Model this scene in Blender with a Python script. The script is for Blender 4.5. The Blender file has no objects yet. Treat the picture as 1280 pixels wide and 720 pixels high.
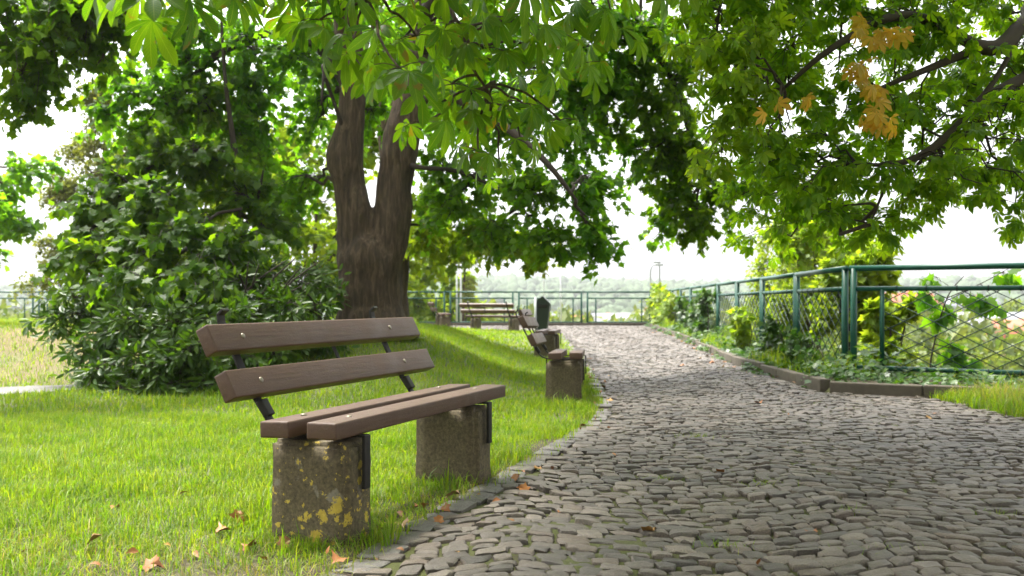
import bpy, bmesh, math, random
import numpy as np
from mathutils import Vector, Matrix, noise as mnoise

random.seed(7)
rng = np.random.default_rng(7)
R = math.radians
scene = bpy.context.scene
col = scene.collection

# ------------------------------------------------------------------ camera
F = 1244.0            # focal length in photo pixels (1280 wide)
CAMZ = 0.95
cam_d = bpy.data.cameras.new('camera')
cam = bpy.data.objects.new('camera', cam_d)
col.objects.link(cam)
cam.location = (0, 0, CAMZ)
cam.rotation_euler = (R(90), 0, 0)
cam_d.sensor_width = 36.0
cam_d.lens = 36.0 * F / 1280.0
cam_d.shift_y = 14.0 / 1280.0
cam_d.clip_start = 0.05
cam_d.clip_end = 6000
cam_d.dof.use_dof = True
cam_d.dof.focus_distance = 4.5
cam_d.dof.aperture_fstop = 4.0
scene.camera = cam

# ------------------------------------------------------------------ sky and sun
SUN_EL, SUN_AZ = R(65), R(318)       # azimuth measured clockwise from +Y: ahead of the camera, to the left
w = bpy.data.worlds.new('World')
scene.world = w
w.use_nodes = True
nt = w.node_tree
bg = nt.nodes['Background']
sky = nt.nodes.new('ShaderNodeTexSky')
sky.sky_type = 'NISHITA'
sky.sun_disc = False
sky.sun_elevation = SUN_EL
sky.sun_rotation = SUN_AZ
sky.air_density = 1.0
sky.dust_density = 6.0
sky.ozone_density = 1.0
hsv = nt.nodes.new('ShaderNodeHueSaturation')
hsv.inputs['Saturation'].default_value = 0.10
nt.links.new(sky.outputs[0], hsv.inputs['Color'])
nt.links.new(hsv.outputs[0], bg.inputs['Color'])
bg.inputs['Strength'].default_value = 0.15

sl = bpy.data.lights.new('sun', 'SUN')
sl.energy = 2.2
sl.angle = R(9)
sl.color = (1.0, 0.95, 0.86)
so = bpy.data.objects.new('sun', sl)
col.objects.link(so)
sd = Vector((math.sin(SUN_AZ) * math.cos(SUN_EL), math.cos(SUN_AZ) * math.cos(SUN_EL), math.sin(SUN_EL)))
so.rotation_euler = sd.to_track_quat('Z', 'Y').to_euler()
so.location = (0, 0, 30)

vs = scene.view_settings
vs.view_transform = 'Standard'
vs.look = 'None'
vs.exposure = 2.0
vs.gamma = 1.0
vs.use_curve_mapping = False
scene.cycles.max_bounces = 10
scene.cycles.transmission_bounces = 6
scene.cycles.diffuse_bounces = 8
scene.cycles.volume_bounces = 0
scene.cycles.use_denoising = True
scene.cycles.caustics_reflective = False
scene.cycles.caustics_refractive = False

# ------------------------------------------------------------------ helpers
def P(px, py, d):
    return np.array([(px - 640.0) * d / F, d, CAMZ - (py - 374.0) * d / F])

def S(t):
    t = np.clip(t, 0, 1)
    return t * t * (3 - 2 * t)

class MB:
    """collects vertices and faces (faces of any size)"""
    def __init__(self):
        self.v = []; self.f = []; self.n = 0; self.uv = []
    def add(self, V, faces, uv=None):
        V = np.asarray(V, float).reshape(-1, 3)
        self.v.append(V)
        if isinstance(faces, np.ndarray):
            self.f.append(faces + self.n)
        else:
            by = {}
            for f in faces: by.setdefault(len(f), []).append(f)
            for k in by: self.f.append(np.array(by[k]) + self.n)
        if uv is not None: self.uv.append(uv)
        self.n += len(V)
    def box(self, c, s, M=None, bev=0.0):
        x, y, z = [q / 2 for q in s]
        V = np.array([(-x,-y,-z),(x,-y,-z),(x,y,-z),(-x,y,-z),(-x,-y,z),(x,-y,z),(x,y,z),(-x,y,z)], float)
        if bev > 0:
            bm = bmesh.new()
            vv = [bm.verts.new(p) for p in V]
            for f in ((0,3,2,1),(4,5,6,7),(0,1,5,4),(1,2,6,5),(2,3,7,6),(3,0,4,7)): bm.faces.new([vv[i] for i in f])
            bmesh.ops.bevel(bm, geom=list(bm.edges), offset=bev, segments=2, profile=0.7, affect='EDGES')
            bm.verts.index_update()
            V = np.array([v.co[:] for v in bm.verts])
            faces = [[v.index for v in f.verts] for f in bm.faces]
            bm.free()
        else:
            faces = [(0,3,2,1),(4,5,6,7),(0,1,5,4),(1,2,6,5),(2,3,7,6),(3,0,4,7)]
        if M is not None: V = V @ np.array(M.to_3x3()).T
        self.add(V + np.asarray(c, float), faces)
    def tube(self, pts, rad, n=8, cap=True, jit=0.0):
        pts = np.asarray(pts, float); k = len(pts)
        rad = np.full(k, rad) if np.isscalar(rad) else np.asarray(rad, float)
        T = np.gradient(pts, axis=0)
        T /= np.linalg.norm(T, axis=1)[:, None] + 1e-12
        a = np.array([0, 0, 1.0]) if abs(T[0][2]) < .9 else np.array([1.0, 0, 0])
        u = np.cross(T[0], a); u /= np.linalg.norm(u)
        V = []
        ang = np.arange(n) * 2 * np.pi / n
        for i in range(k):
            u = u - T[i] * (u @ T[i]); u /= np.linalg.norm(u) + 1e-12
            b = np.cross(T[i], u)
            r = rad[i]
            V.append(pts[i] + r * (np.cos(ang)[:, None] * u + np.sin(ang)[:, None] * b))
        V = np.concatenate(V)
        i, j = np.meshgrid(np.arange(k - 1), np.arange(n), indexing='ij')
        q = np.stack([i*n + j, i*n + (j+1) % n, (i+1)*n + (j+1) % n, (i+1)*n + j], -1).reshape(-1, 4)
        fs = [q[:, ::-1]]
        self.v.append(V); self.f.append(fs[0] + self.n)
        if cap:
            self.f.append(np.array([list(range(n))]) + self.n)
            self.f.append(np.array([list(range((k-1)*n, k*n))[::-1]]) + self.n)
        self.n += len(V)
    def build(self, name, mat=None, parent=None, smooth=False, kind=None, matidx=None):
        me = bpy.data.meshes.new(name)
        V = np.concatenate(self.v)
        me.vertices.add(len(V)); me.vertices.foreach_set('co', V.astype(np.float32).ravel())
        starts = []; tot = []; idx = []; p = 0
        for f in self.f:
            k = f.shape[1]
            starts.append(p + np.arange(len(f)) * k); tot.append(np.full(len(f), k)); idx.append(f.ravel()); p += f.size
        idx = np.concatenate(idx); starts = np.concatenate(starts); tot = np.concatenate(tot)
        me.loops.add(len(idx)); me.loops.foreach_set('vertex_index', idx.astype(np.int32))
        me.polygons.add(len(starts)); me.polygons.foreach_set('loop_start', starts.astype(np.int32))
        me.polygons.foreach_set('loop_total', tot.astype(np.int32))
        if smooth: me.polygons.foreach_set('use_smooth', np.ones(len(starts), bool))
        if self.uv:
            UV = np.concatenate(self.uv)
            ul = me.uv_layers.new(name='uv')
            ul.data.foreach_set('uv', UV[idx].astype(np.float32).ravel())
        me.update(calc_edges=True); me.validate()
        o = bpy.data.objects.new(name, me)
        col.objects.link(o)
        if mat:
            for m in (mat if isinstance(mat, (list, tuple)) else [mat]): me.materials.append(m)
        if parent: o.parent = parent
        if kind: o['kind'] = kind
        return o

def tag(o, label, cat, group=None):
    o['label'] = label; o['category'] = cat
    if group: o['group'] = group
    return o

def empty(name, loc, label, cat, rz=0, group=None):
    o = bpy.data.objects.new(name, None)
    col.objects.link(o); o.location = loc; o.rotation_euler = (0, 0, rz)
    o.empty_display_size = .1
    return tag(o, label, cat, group)

def copy_thing(root, loc, rot, label, group=None):
    r = root.copy(); col.objects.link(r); r.location = loc; r.rotation_euler = rot; r['label'] = label
    if group: r['group'] = group
    for ch in list(root.children):
        c = ch.copy(); col.objects.link(c); c.parent = r
        for g in ch.children:
            d = g.copy(); col.objects.link(d); d.parent = c
    return r

# ------------------------------------------------------------------ materials
def mat(name):
    m = bpy.data.materials.new(name); m.use_nodes = True
    t = m.node_tree
    return m, t, t.nodes['Principled BSDF'], t.nodes['Material Output']

def N(t, kind, **kw):
    n = t.nodes.new('ShaderNode' + kind)
    for k, v in kw.items():
        if k in n.inputs: n.inputs[k].default_value = v
        else: setattr(n, k, v)
    return n

def ramp(t, src, stops, interp='LINEAR'):
    r = t.nodes.new('ShaderNodeValToRGB'); e = r.color_ramp.elements
    r.color_ramp.interpolation = interp
    while len(e) < len(stops): e.new(0.5)
    for i, (p, c) in enumerate(stops):
        e[i].position = p; e[i].color = tuple(c) + (1,) if len(c) == 3 else c
    t.links.new(src, r.inputs[0])
    return r.outputs[0]

def mixc(t, fac, a, b, blend='MIX'):
    m = t.nodes.new('ShaderNodeMix'); m.data_type = 'RGBA'; m.blend_type = blend
    for s, i in ((fac, 0), (a, 6), (b, 7)):
        if hasattr(s, 'is_output'): t.links.new(s, m.inputs[i])
        elif i == 0: m.inputs[0].default_value = s
        else: m.inputs[i].default_value = tuple(s) + (1,) if len(s) == 3 else s
    return m.outputs[2]

def math_(t, op, a, b=None, clamp=False):
    m = t.nodes.new('ShaderNodeMath'); m.operation = op; m.use_clamp = clamp
    for i, s in enumerate((a, b)):
        if s is None: continue
        if hasattr(s, 'is_output'): t.links.new(s, m.inputs[i])
        else: m.inputs[i].default_value = s
    return m.outputs[0]

def bump(t, h, strength, dist, bsdf):
    b = t.nodes.new('ShaderNodeBump'); b.inputs['Strength'].default_value = strength; b.inputs['Distance'].default_value = dist
    t.links.new(h, b.inputs['Height']); t.links.new(b.outputs[0], bsdf.inputs['Normal'])

def coords(t, what='Object'):
    return t.nodes.new('ShaderNodeTexCoord').outputs[what]

def noise_(t, co, scale, detail=4, rough=.55, dist=0):
    n = N(t, 'TexNoise', Scale=scale, Detail=detail, Roughness=rough, Distortion=dist)
    t.links.new(co, n.inputs['Vector'])
    return n.outputs['Fac']

def stretch(t, co, s):
    m = N(t, 'Mapping'); m.inputs['Scale'].default_value = s
    t.links.new(co, m.inputs['Vector']); return m.outputs[0]

def leaf_mat(name, cols, trans, tf=0.45, rough=.46, veins=False, spec=.25):
    """cols: colour stops for the reflected colour (random per leaf); trans: tint of light coming through"""
    m, t, b, out = mat(name)
    g = t.nodes.new('ShaderNodeNewGeometry')
    base = ramp(t, g.outputs['Random Per Island'], [(i / max(1, len(cols) - 1), c) for i, c in enumerate(cols)])
    big = noise_(t, coords(t), .8, 2)
    base = mixc(t, math_(t, 'MULTIPLY', big, .5), base, mixc(t, 1.0, base, (1.5, 1.25, .7), 'MULTIPLY'))
    cl = noise_(t, coords(t), 2.3, 3)
    base = mixc(t, ramp(t, cl, [(.38, (.8,)*3), (.56, (0,)*3)]), base, mixc(t, 1.0, base, (.68, .82, .8), 'MULTIPLY'))
    if veins:
        uv = t.nodes.new('ShaderNodeUVMap'); uv.uv_map = 'uv'
        sep = t.nodes.new('ShaderNodeSeparateXYZ'); t.links.new(uv.outputs[0], sep.inputs[0])
        ax = math_(t, 'ABSOLUTE', sep.outputs[0])
        mid = math_(t, 'LESS_THAN', ax, .06)
        ph = math_(t, 'SUBTRACT', math_(t, 'MULTIPLY', sep.outputs[1], 13.0), math_(t, 'MULTIPLY', ax, 2.6))
        fr = math_(t, 'FRACT', ph)
        side = math_(t, 'LESS_THAN', fr, .14)
        v = math_(t, 'MAXIMUM', mid, math_(t, 'MULTIPLY', side, .6))
        base = mixc(t, math_(t, 'MULTIPLY', v, .5), base, (.16, .22, .035))
        sp = noise_(t, coords(t), 17, 3)
        spots = ramp(t, sp, [(.64, (0, 0, 0)), (.68, (1, 1, 1))])
        base = mixc(t, math_(t, 'MULTIPLY', spots, .8), base, (.13, .085, .02))
    t.links.new(base, b.inputs['Base Color'])
    b.inputs['Roughness'].default_value = rough
    b.inputs['Specular IOR Level'].default_value = spec
    tr = t.nodes.new('ShaderNodeBsdfTranslucent')
    tc = mixc(t, 1.0, base, trans, 'MULTIPLY')
    t.links.new(tc, tr.inputs['Color'])
    ms = t.nodes.new('ShaderNodeMixShader'); ms.inputs[0].default_value = tf
    t.links.new(b.outputs[0], ms.inputs[1]); t.links.new(tr.outputs[0], ms.inputs[2])
    t.links.new(ms.outputs[0], out.inputs['Surface'])
    return m

M = {}
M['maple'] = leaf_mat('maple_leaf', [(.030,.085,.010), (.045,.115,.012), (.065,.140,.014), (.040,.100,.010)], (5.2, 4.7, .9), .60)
M['maple_lit'] = leaf_mat('maple_leaf_lit', [(.050,.125,.008), (.072,.150,.010), (.095,.170,.012)], (3.6, 3.5, .8), .58)  # lighter copy of the maple green; the lit look is in the colour
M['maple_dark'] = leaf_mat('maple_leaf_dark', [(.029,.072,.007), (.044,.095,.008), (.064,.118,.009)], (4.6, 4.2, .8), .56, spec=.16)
M['chestnut'] = leaf_mat('chestnut_leaf', [(.035,.095,.008), (.055,.125,.010), (.080,.150,.010), (.045,.110,.010)], (3.3, 3.1, .8), .55, veins=True)
M['chestnut_far'] = leaf_mat('chestnut_leaf_far', [(.040,.095,.008), (.060,.125,.010), (.085,.150,.010), (.045,.105,.010)], (5.4, 4.7, .9), .61)
M['chestnut_sunlit'] = leaf_mat('chestnut_leaf_sunlit', [(.09,.17,.012), (.12,.20,.014), (.15,.22,.016)], (3.2, 3.0, .8), .55)  # paler chestnut green that paints sunlit leaves into the colour
M['autumn'] = leaf_mat('autumn_leaf', [(.42,.24,.03), (.46,.30,.04), (.34,.24,.03)], (1.7, 1.6, .8), .5)
M['laurel'] = leaf_mat('laurel_leaf', [(.028,.068,.008), (.045,.098,.011), (.070,.130,.014), (.034,.080,.009)], (2.4, 2.4, .6), .36, .40, spec=.28)
M['lime'] = leaf_mat('lime_leaf', [(.12,.20,.015), (.17,.25,.02), (.21,.28,.025), (.10,.18,.015)], (2.2, 2.1, .8), .5)
M['ivy'] = leaf_mat('ivy_leaf', [(.025,.070,.012), (.040,.095,.014), (.070,.130,.018)], (2.0, 2.1, .7), .35, .36)
M['pale_tree'] = leaf_mat('pale_tree_leaf', [(.12,.15,.035), (.16,.19,.04), (.10,.14,.03)], (2.0, 1.9, .9), .45)
M['valley_leaf'] = leaf_mat('valley_leaf', [(.06,.10,.020), (.10,.14,.025), (.14,.17,.03), (.08,.12,.03)], (1.8, 1.8, .8), .4)
M['grass'] = leaf_mat('grass_blade', [(.075,.155,.008), (.11,.20,.010), (.15,.23,.012), (.21,.24,.035), (.085,.165,.008)], (1.9, 1.95, .5), .48, .5)
M['dry_grass'] = leaf_mat('dry_grass_blade', [(.22,.22,.05), (.16,.20,.03), (.28,.23,.09), (.12,.18,.02)], (1.6, 1.5, .8), .4, .6)

def fallen_mat():
    m, t, b, out = mat('fallen_leaf')
    oi = t.nodes.new('ShaderNodeObjectInfo')
    c = ramp(t, oi.outputs['Random'], [(0, (.30,.10,.02)), (.3, (.42,.16,.025)), (.55, (.22,.09,.03)), (.75, (.48,.27,.04)), (1, (.30,.17,.07))])
    n = noise_(t, coords(t), 30, 3)
    c = mixc(t, math_(t, 'MULTIPLY', n, .6), c, (.12, .06, .02))
    t.links.new(c, b.inputs['Base Color']); b.inputs['Roughness'].default_value = .6
    return m
M['fallen'] = fallen_mat()

def ground_mat():
    m, t, b, out = mat('lawn_ground')
    co = coords(t)
    a = t.nodes.new('ShaderNodeAttribute'); a.attribute_name = 'soil'
    n1 = noise_(t, co, .45, 4); n2 = noise_(t, co, 6, 5); n3 = noise_(t, co, 40, 4)
    g = mixc(t, n2, (.045, .075, .010), (.10, .11, .025))
    g = mixc(t, ramp(t, n1, [(.45, (0, 0, 0)), (.7, (1, 1, 1))]), g, (.10, .095, .03))
    s = mixc(t, n3, (.018, .010, .005), (.070, .041, .020))
    f = math_(t, 'ADD', a.outputs['Fac'], math_(t, 'MULTIPLY', math_(t, 'SUBTRACT', n2, .5), 1.6), True)
    c = mixc(t, f, g, s)
    # dry bank at the left
    d = t.nodes.new('ShaderNodeAttribute'); d.attribute_name = 'dry'
    fd = math_(t, 'MULTIPLY', d.outputs['Fac'], ramp(t, n1, [(.35, (.25,)*3), (.6, (1,)*3)]), True)
    c = mixc(t, fd, c, (.13, .090, .034))
    t.links.new(c, b.inputs['Base Color']); b.inputs['Roughness'].default_value = .9
    bump(t, n3, .6, .02, b)
    return m
M['ground'] = ground_mat()

def cobble_mat(name, lo, hi, moss=.0):
    m, t, b, out = mat(name)
    co = coords(t)
    g = t.nodes.new('ShaderNodeNewGeometry')
    base = ramp(t, g.outputs['Random Per Island'], [(0, tuple(x * .7 for x in lo)), (.15, lo), (.35, (lo[0]*1.5, lo[1]*1.52, lo[2]*1.55)), (.55, tuple((a+c)/2 for a, c in zip(lo, hi))), (.7, (hi[0]*.85, hi[1]*.74, hi[2]*.66)), (.85, hi), (1, (hi[0]*1.35, hi[1]*1.33, hi[2]*1.33))])
    sp = noise_(t, co, 160, 3, .7); md = noise_(t, co, 22, 5, .65); lg = noise_(t, co, .9, 4)
    c = mixc(t, .75, base, ramp(t, sp, [(.3, (.35,.35,.35)), (.52, (1,1,1)), (.72, (1.9,1.85,1.8))]), 'MULTIPLY')
    c = mixc(t, .6, c, ramp(t, md, [(.3, (.5,.48,.46)), (.6, (1.15,1.12,1.1))]), 'MULTIPLY')
    c = mixc(t, ramp(t, lg, [(.45, (0,0,0)), (.75, (.45,.45,.45))]), c, (.115, .095, .078))
    t.links.new(c, b.inputs['Base Color'])
    b.inputs['Roughness'].default_value = .58
    b.inputs['Specular IOR Level'].default_value = .5
    bump(t, math_(t, 'ADD', math_(t, 'MULTIPLY', sp, .45), md), .8, .008, b)
    return m
M['cobble'] = cobble_mat('cobble_granite', (.050, .041, .030), (.104, .087, .067))
M['kerbstone'] = cobble_mat('kerb_granite', (.080, .074, .066), (.135, .125, .112))

def joint_mat():
    m, t, b, out = mat('joint_soil')
    co = coords(t)
    n1 = noise_(t, co, 1.6, 4); n2 = noise_(t, co, 14, 4); n3 = noise_(t, co, 90, 3)
    soil = mixc(t, n3, (.020, .013, .009), (.075, .050, .032))
    moss = mixc(t, n3, (.022, .030, .004), (.085, .090, .012))
    f = math_(t, 'ADD', math_(t, 'MULTIPLY', n1, .9), math_(t, 'MULTIPLY', n2, .7))
    c = mixc(t, ramp(t, f, [(.58, (0,0,0)), (.76, (1,1,1))]), soil, moss)
    t.links.new(c, b.inputs['Base Color']); b.inputs['Roughness'].default_value = .95
    bump(t, n3, 1, .01, b)
    return m
M['joint'] = joint_mat()

def simple(name, c, rough=.5, metal=0, nscale=0, namp=.3, bstr=0, bdist=.002, spec=.5):
    m, t, b, out = mat(name)
    if nscale:
        n = noise_(t, coords(t), nscale, 5, .6)
        cc = mixc(t, n, tuple(x * (1 - namp) for x in c), tuple(min(1, x * (1 + namp)) for x in c))
        t.links.new(cc, b.inputs['Base Color'])
        if bstr: bump(t, n, bstr, bdist, b)
    else:
        b.inputs['Base Color'].default_value = tuple(c) + (1,)
    b.inputs['Roughness'].default_value = rough; b.inputs['Metallic'].default_value = metal
    b.inputs['Specular IOR Level'].default_value = spec
    return m

def plank_mat():
    m, t, b, out = mat('brown_plank')
    co = coords(t)
    gr = noise_(t, stretch(t, co, (2, 26, 26)), 3, 6, .65)
    sp = noise_(t, co, 110, 3, .6)
    c = mixc(t, gr, (.050, .025, .013), (.104, .053, .031))
    c = mixc(t, ramp(t, sp, [(.66, (0,0,0)), (.76, (.5,.5,.5))]), c, (.22, .16, .125))
    wear = noise_(t, co, 5, 5, .7)
    c = mixc(t, ramp(t, wear, [(.55, (0,0,0)), (.72, (.55,.55,.55))]), c, (.120, .067, .044))
    t.links.new(c, b.inputs['Base Color'])
    r = ramp(t, wear, [(.3, (.42,)*3), (.7, (.62,)*3)])
    t.links.new(r, b.inputs['Roughness'])
    bump(t, math_(t, 'ADD', gr, math_(t, 'MULTIPLY', sp, .4)), .6, .004, b)
    return m
M['plank'] = plank_mat()

def concrete_mat(name, lichen):
    m, t, b, out = mat(name)
    co = coords(t)
    n1 = noise_(t, co, 5, 5, .65); n2 = noise_(t, co, 60, 4, .7); n3 = noise_(t, co, 140, 2, .6)
    c = mixc(t, n1, (.055, .042, .020), (.165, .132, .074))
    c = mixc(t, .7, c, ramp(t, n2, [(.34, (.30,.28,.26)), (.5, (.9,.88,.85)), (.66, (1.5,1.46,1.4))]), 'MULTIPLY')
    c = mixc(t, ramp(t, n1, [(.55, (0,0,0)), (.72, (.6,.6,.6))]), c, (.075, .080, .022))
    if lichen:
        # flat rosettes of yellow and grey lichen, only where the surface faces along -x of the block
        warp = N(t, 'TexNoise', Scale=16.0, Detail=3.0); t.links.new(co, warp.inputs['Vector'])
        warp2 = N(t, 'TexNoise', Scale=130.0, Detail=2.0); t.links.new(co, warp2.inputs['Vector'])
        wc = mixc(t, .03, mixc(t, .012, co, warp2.outputs['Color'], 'LINEAR_LIGHT'), warp.outputs['Color'], 'LINEAR_LIGHT')
        dn = noise_(t, co, 5.5, 2)
        def ros(scale, off, lo, hi, seedmix):
            mp = N(t, 'Mapping'); mp.inputs['Location'].default_value = (off, off * .7, off * 1.3)
            t.links.new(wc, mp.inputs['Vector'])
            v = N(t, 'TexVoronoi', Scale=scale); t.links.new(mp.outputs[0], v.inputs['Vector'])
            sepc = t.nodes.new('ShaderNodeSeparateColor'); t.links.new(v.outputs['Color'], sepc.inputs[0])
            r = math_(t, 'MULTIPLY', sepc.outputs[0], hi)
            r = math_(t, 'MULTIPLY', r, math_(t, 'GREATER_THAN', sepc.outputs[1], seedmix))
            r = math_(t, 'MULTIPLY', r, ramp(t, dn, [(.36, (.25,)*3), (.5, (1,)*3)]))
            return math_(t, 'MULTIPLY', math_(t, 'SUBTRACT', r, v.outputs['Distance']), 9.0, True)
        g = t.nodes.new('ShaderNodeNewGeometry')
        yel = math_(t, 'MAXIMUM', ros(19, 0, 0, .58, .22), ros(42, 3.1, 0, .64, .25))
        gry = ros(13, 7.7, 0, .58, .45)
        if lichen == 1: yel = math_(t, 'MULTIPLY', yel, 1.0)
        c = mixc(t, math_(t, 'MULTIPLY', gry, .5), c, mixc(t, n2, (.16, .14, .11), (.34, .31, .27)))
        c = mixc(t, math_(t, 'MULTIPLY', yel, .92), c, mixc(t, n2, (.30, .20, .02), (.62, .47, .07)))
    t.links.new(c, b.inputs['Base Color']); b.inputs['Roughness'].default_value = .85
    bump(t, math_(t, 'ADD', n2, math_(t, 'MULTIPLY', n3, .5)), .7, .005, b)
    return m
M['concrete'] = concrete_mat('mossy_concrete', 0)
M['lichen_concrete'] = concrete_mat('lichen_concrete', 1)
M['kerb_concrete'] = simple('kerb_concrete', (.085, .070, .050), .9, 0, 9, .5, .6, .01)
M['steel'] = simple('dark_steel', (.016, .014, .013), .55, 0, 40, .4, .3, .002, .3)
M['bolt'] = simple('zinc_bolt', (.26, .23, .18), .5, .7)
M['fence'] = simple('green_paint', (.007, .062, .040), .40, 0, 24, .3, .15, .001, .3)
M['wire'] = simple('green_wire', (.008, .028, .022), .5, spec=.3)
M['white_pole'] = simple('white_paint', (.75, .76, .76), .4, 0, 8, .08)
M['galv'] = simple('galvanised', (.38, .40, .40), .45, .5, 12, .2)
M['bin'] = simple('dark_green_bin', (.020, .036, .026), .42, 0, 10, .3)
M['cable'] = simple('cable', (.10, .10, .10), .6)
M['gravel'] = simple('gravel', (.17, .16, .15), .9, 0, 30, .45, .8, .02)
M['roof_red'] = simple('red_tiles', (.36, .10, .055), .8, 0, 3, .25)
M['roof_grey'] = simple('grey_slates', (.16, .165, .18), .7, 0, 3, .2)
M['plaster'] = simple('white_plaster', (.72, .70, .66), .9, 0, 1, .06)
M['plaster_pink'] = simple('pink_plaster', (.58, .30, .25), .9, 0, 1, .08)
M['glass'] = simple('window_glass', (.04, .05, .06), .1)
M['frame'] = simple('window_frame', (.7, .7, .68), .6)
M['far_forest'] = simple('far_forest', (.050, .085, .030), .95, 0, .05, .5)

def bark_mat():
    m, t, b, out = mat('bark')
    co = coords(t)
    wv = noise_(t, stretch(t, co, (9, 9, 1.3)), 2.2, 8, .68, .6)
    n = noise_(t, co, 1.6, 3); f = noise_(t, co, 55, 4, .7)
    c = ramp(t, wv, [(.32, (.022, .014, .010)), (.5, (.085, .053, .032)), (.68, (.195, .132, .084))])
    c = mixc(t, math_(t, 'MULTIPLY', n, .4), c, (.060, .048, .026))
    t.links.new(c, b.inputs['Base Color']); b.inputs['Roughness'].default_value = .92
    bump(t, math_(t, 'ADD', wv, math_(t, 'MULTIPLY', f, .25)), 1.0, .05, b)
    return m
M['bark'] = bark_mat()
M['twig'] = simple('twig_bark', (.040, .028, .018), .85, 0, 6, .4)

# ------------------------------------------------------------------ lie of the land
KL = np.array([(-4,-3.4),(0,-1.75),(2,-1.05),(3.42,-.56),(4.2,-.36),(5.47,.03),(6.53,.33),(8.1,.70),(9.4,.88),(12.3,1.02),(17.9,1.2),(26,1.3),(28.5,1.05),(30,.2),(31,-1.6),(31.6,-4),(32.2,-30),(80,-30)])
KR = np.array([(10.1,3.2),(14.6,3.28),(23,4.05),(35,4.85)])
def kl(Y): return np.interp(Y, KL[:, 0], KL[:, 1])
def kr(Y):
    Y = np.asarray(Y, float)
    return np.where(Y >= 10.1, np.interp(Y, KR[:, 0], KR[:, 1]), 3.2 + (10.1 - Y) * 1.13 / .64)
def patch(X, Y): return (X > 4.12) & (Y > 7.7) & (Y < 10.3)
FARY = 36.0
def fence_x(Y): return 3.71 + .064 * (Y - 11)
def front_y(X): return 11.0 - .62 * (X - 3.71)
def bank(X, Y, base):
    """ground falling away beyond the fences to the valley, then the far hills"""
    s1 = np.minimum(X - fence_x(Y), Y - front_y(X)) - .45
    s = np.maximum(s1, Y - FARY - .5)
    s = np.where(s > 0, s, 0)
    drop = np.where(s < 26, .52 * s, 13.5 + .02 * np.minimum(s - 26, 60))
    D = np.hypot(X, Y)
    hill = 29 * S((D - 230) / 650) * (.78 + .16 * np.sin(X / 170 + .8) + .10 * np.sin(X / 63 + 2.0))
    return base - drop + np.where(s > 0, hill, 0)
def dip(X, Y):
    return -.085 * S((Y - 6) / 3.6) * (1 - S((Y - 18.5) / 9)) * (1 - S((X - 1.2) / 2.0))
def land(X, Y):
    X = np.asarray(X, float); Y = np.asarray(Y, float)
    kd = kl(Y) - X
    st = 9.3 + 1.9 * S((-3.2 - X) / 2.2)
    m = .53 * S((kd - .5) / 2.6) * S((Y - st) / 4.0) * (1 - .85 * S((Y - 15.5) / 12))
    m = m + .22 * S((-9 - X) / 4) * S((Y - 16) / 8)
    z = m + .018 * np.sin(X * 2.1 + 1) * np.sin(Y * 1.7) * S(kd / .8)
    z = z + dip(X, Y) * (1 - S((kd - .8) / 1.6))
    bed = X > kr(Y)
    z = np.where(bed, .10, z)
    z = np.where(patch(X, Y), np.maximum(z, .03), z)
    return bank(X, Y, z)
def in_path(X, Y, e=0.0):
    return (X > kl(Y) + e) & (X < kr(Y) - e) & ~patch(X + e, Y + e) & (Y < FARY - .1)

def grid_mesh(xs, ys, hf, name, m, kind='structure', attrs=None, mask=None):
    X, Y = np.meshgrid(xs, ys)
    Z = hf(X, Y)
    V = np.stack([X, Y, Z], -1).reshape(-1, 3)
    nx, ny = len(xs), len(ys)
    j, i = np.meshgrid(np.arange(ny - 1), np.arange(nx - 1), indexing='ij')
    q = np.stack([j*nx+i, j*nx+i+1, (j+1)*nx+i+1, (j+1)*nx+i], -1).reshape(-1, 4)
    if mask is not None:
        k = mask(X, Y).reshape(-1)
        q = q[k[q].all(1)]
        used = np.unique(q); re = np.zeros(len(V), int); re[used] = np.arange(len(used))
        V = V[used]; q = re[q]
    b = MB(); b.add(V, q)
    o = b.build(name, m, smooth=True, kind=kind)
    if attrs:
        for an, fn in attrs.items():
            at = o.data.attributes.new(an, 'FLOAT', 'POINT')
            at.data.foreach_set('value', fn(V[:, 0], V[:, 1]).astype(np.float32))
    return o

def grow(a, step, end, k=1.18):
    r = []; x = a
    while abs(x) < abs(end):
        x += step * (1 if end > a else -1); r.append(x); step *= k
    return r
xs = sorted(grow(-9, .15, -1500)) + list(np.arange(-9, 9.01, .1)) + grow(9, .15, 1500)
ys = sorted(grow(-1, .3, -60)) + list(np.arange(-1, 40.01, .12)) + grow(40, .2, 1700, 1.1)
xs = np.array(xs); ys = np.array(ys)
def soil_attr(X, Y):
    kd = kl(Y) - X
    a = np.where((kd > -.3) & (kd < .9) & (Y < 12), 1.05 - kd / .42, 0)
    near = .78 * (1 - S((Y - 3.2) / 1.7)) * (kd > 0)
    # trodden strip under the near bench
    u = (X + .35) * .94 - (Y - 4.4) * .34; v = (X + .35) * .34 + (Y - 4.4) * .94
    under = 1.0 * np.exp(-(u / .28) ** 2 - (v / 1.0) ** 2)
    bedm = np.where(((X > kr(Y)) & (Y < 36.5)) | patch(X + .15, Y + .1), .9, 0)
    return np.clip(np.maximum.reduce([a, near, under, bedm]), -.2, 1)
def dry_attr(X, Y):
    return S((-3.6 - X) / 1.2) * S((Y - 10.5) / 1) * (1 - S((Y - 24) / 6))
grid_mesh(xs, ys, lambda X, Y: land(X, Y) - .07 * in_path(X, Y, .07), 'ground', M['ground'], attrs={'soil': soil_attr, 'dry': dry_attr})

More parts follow.
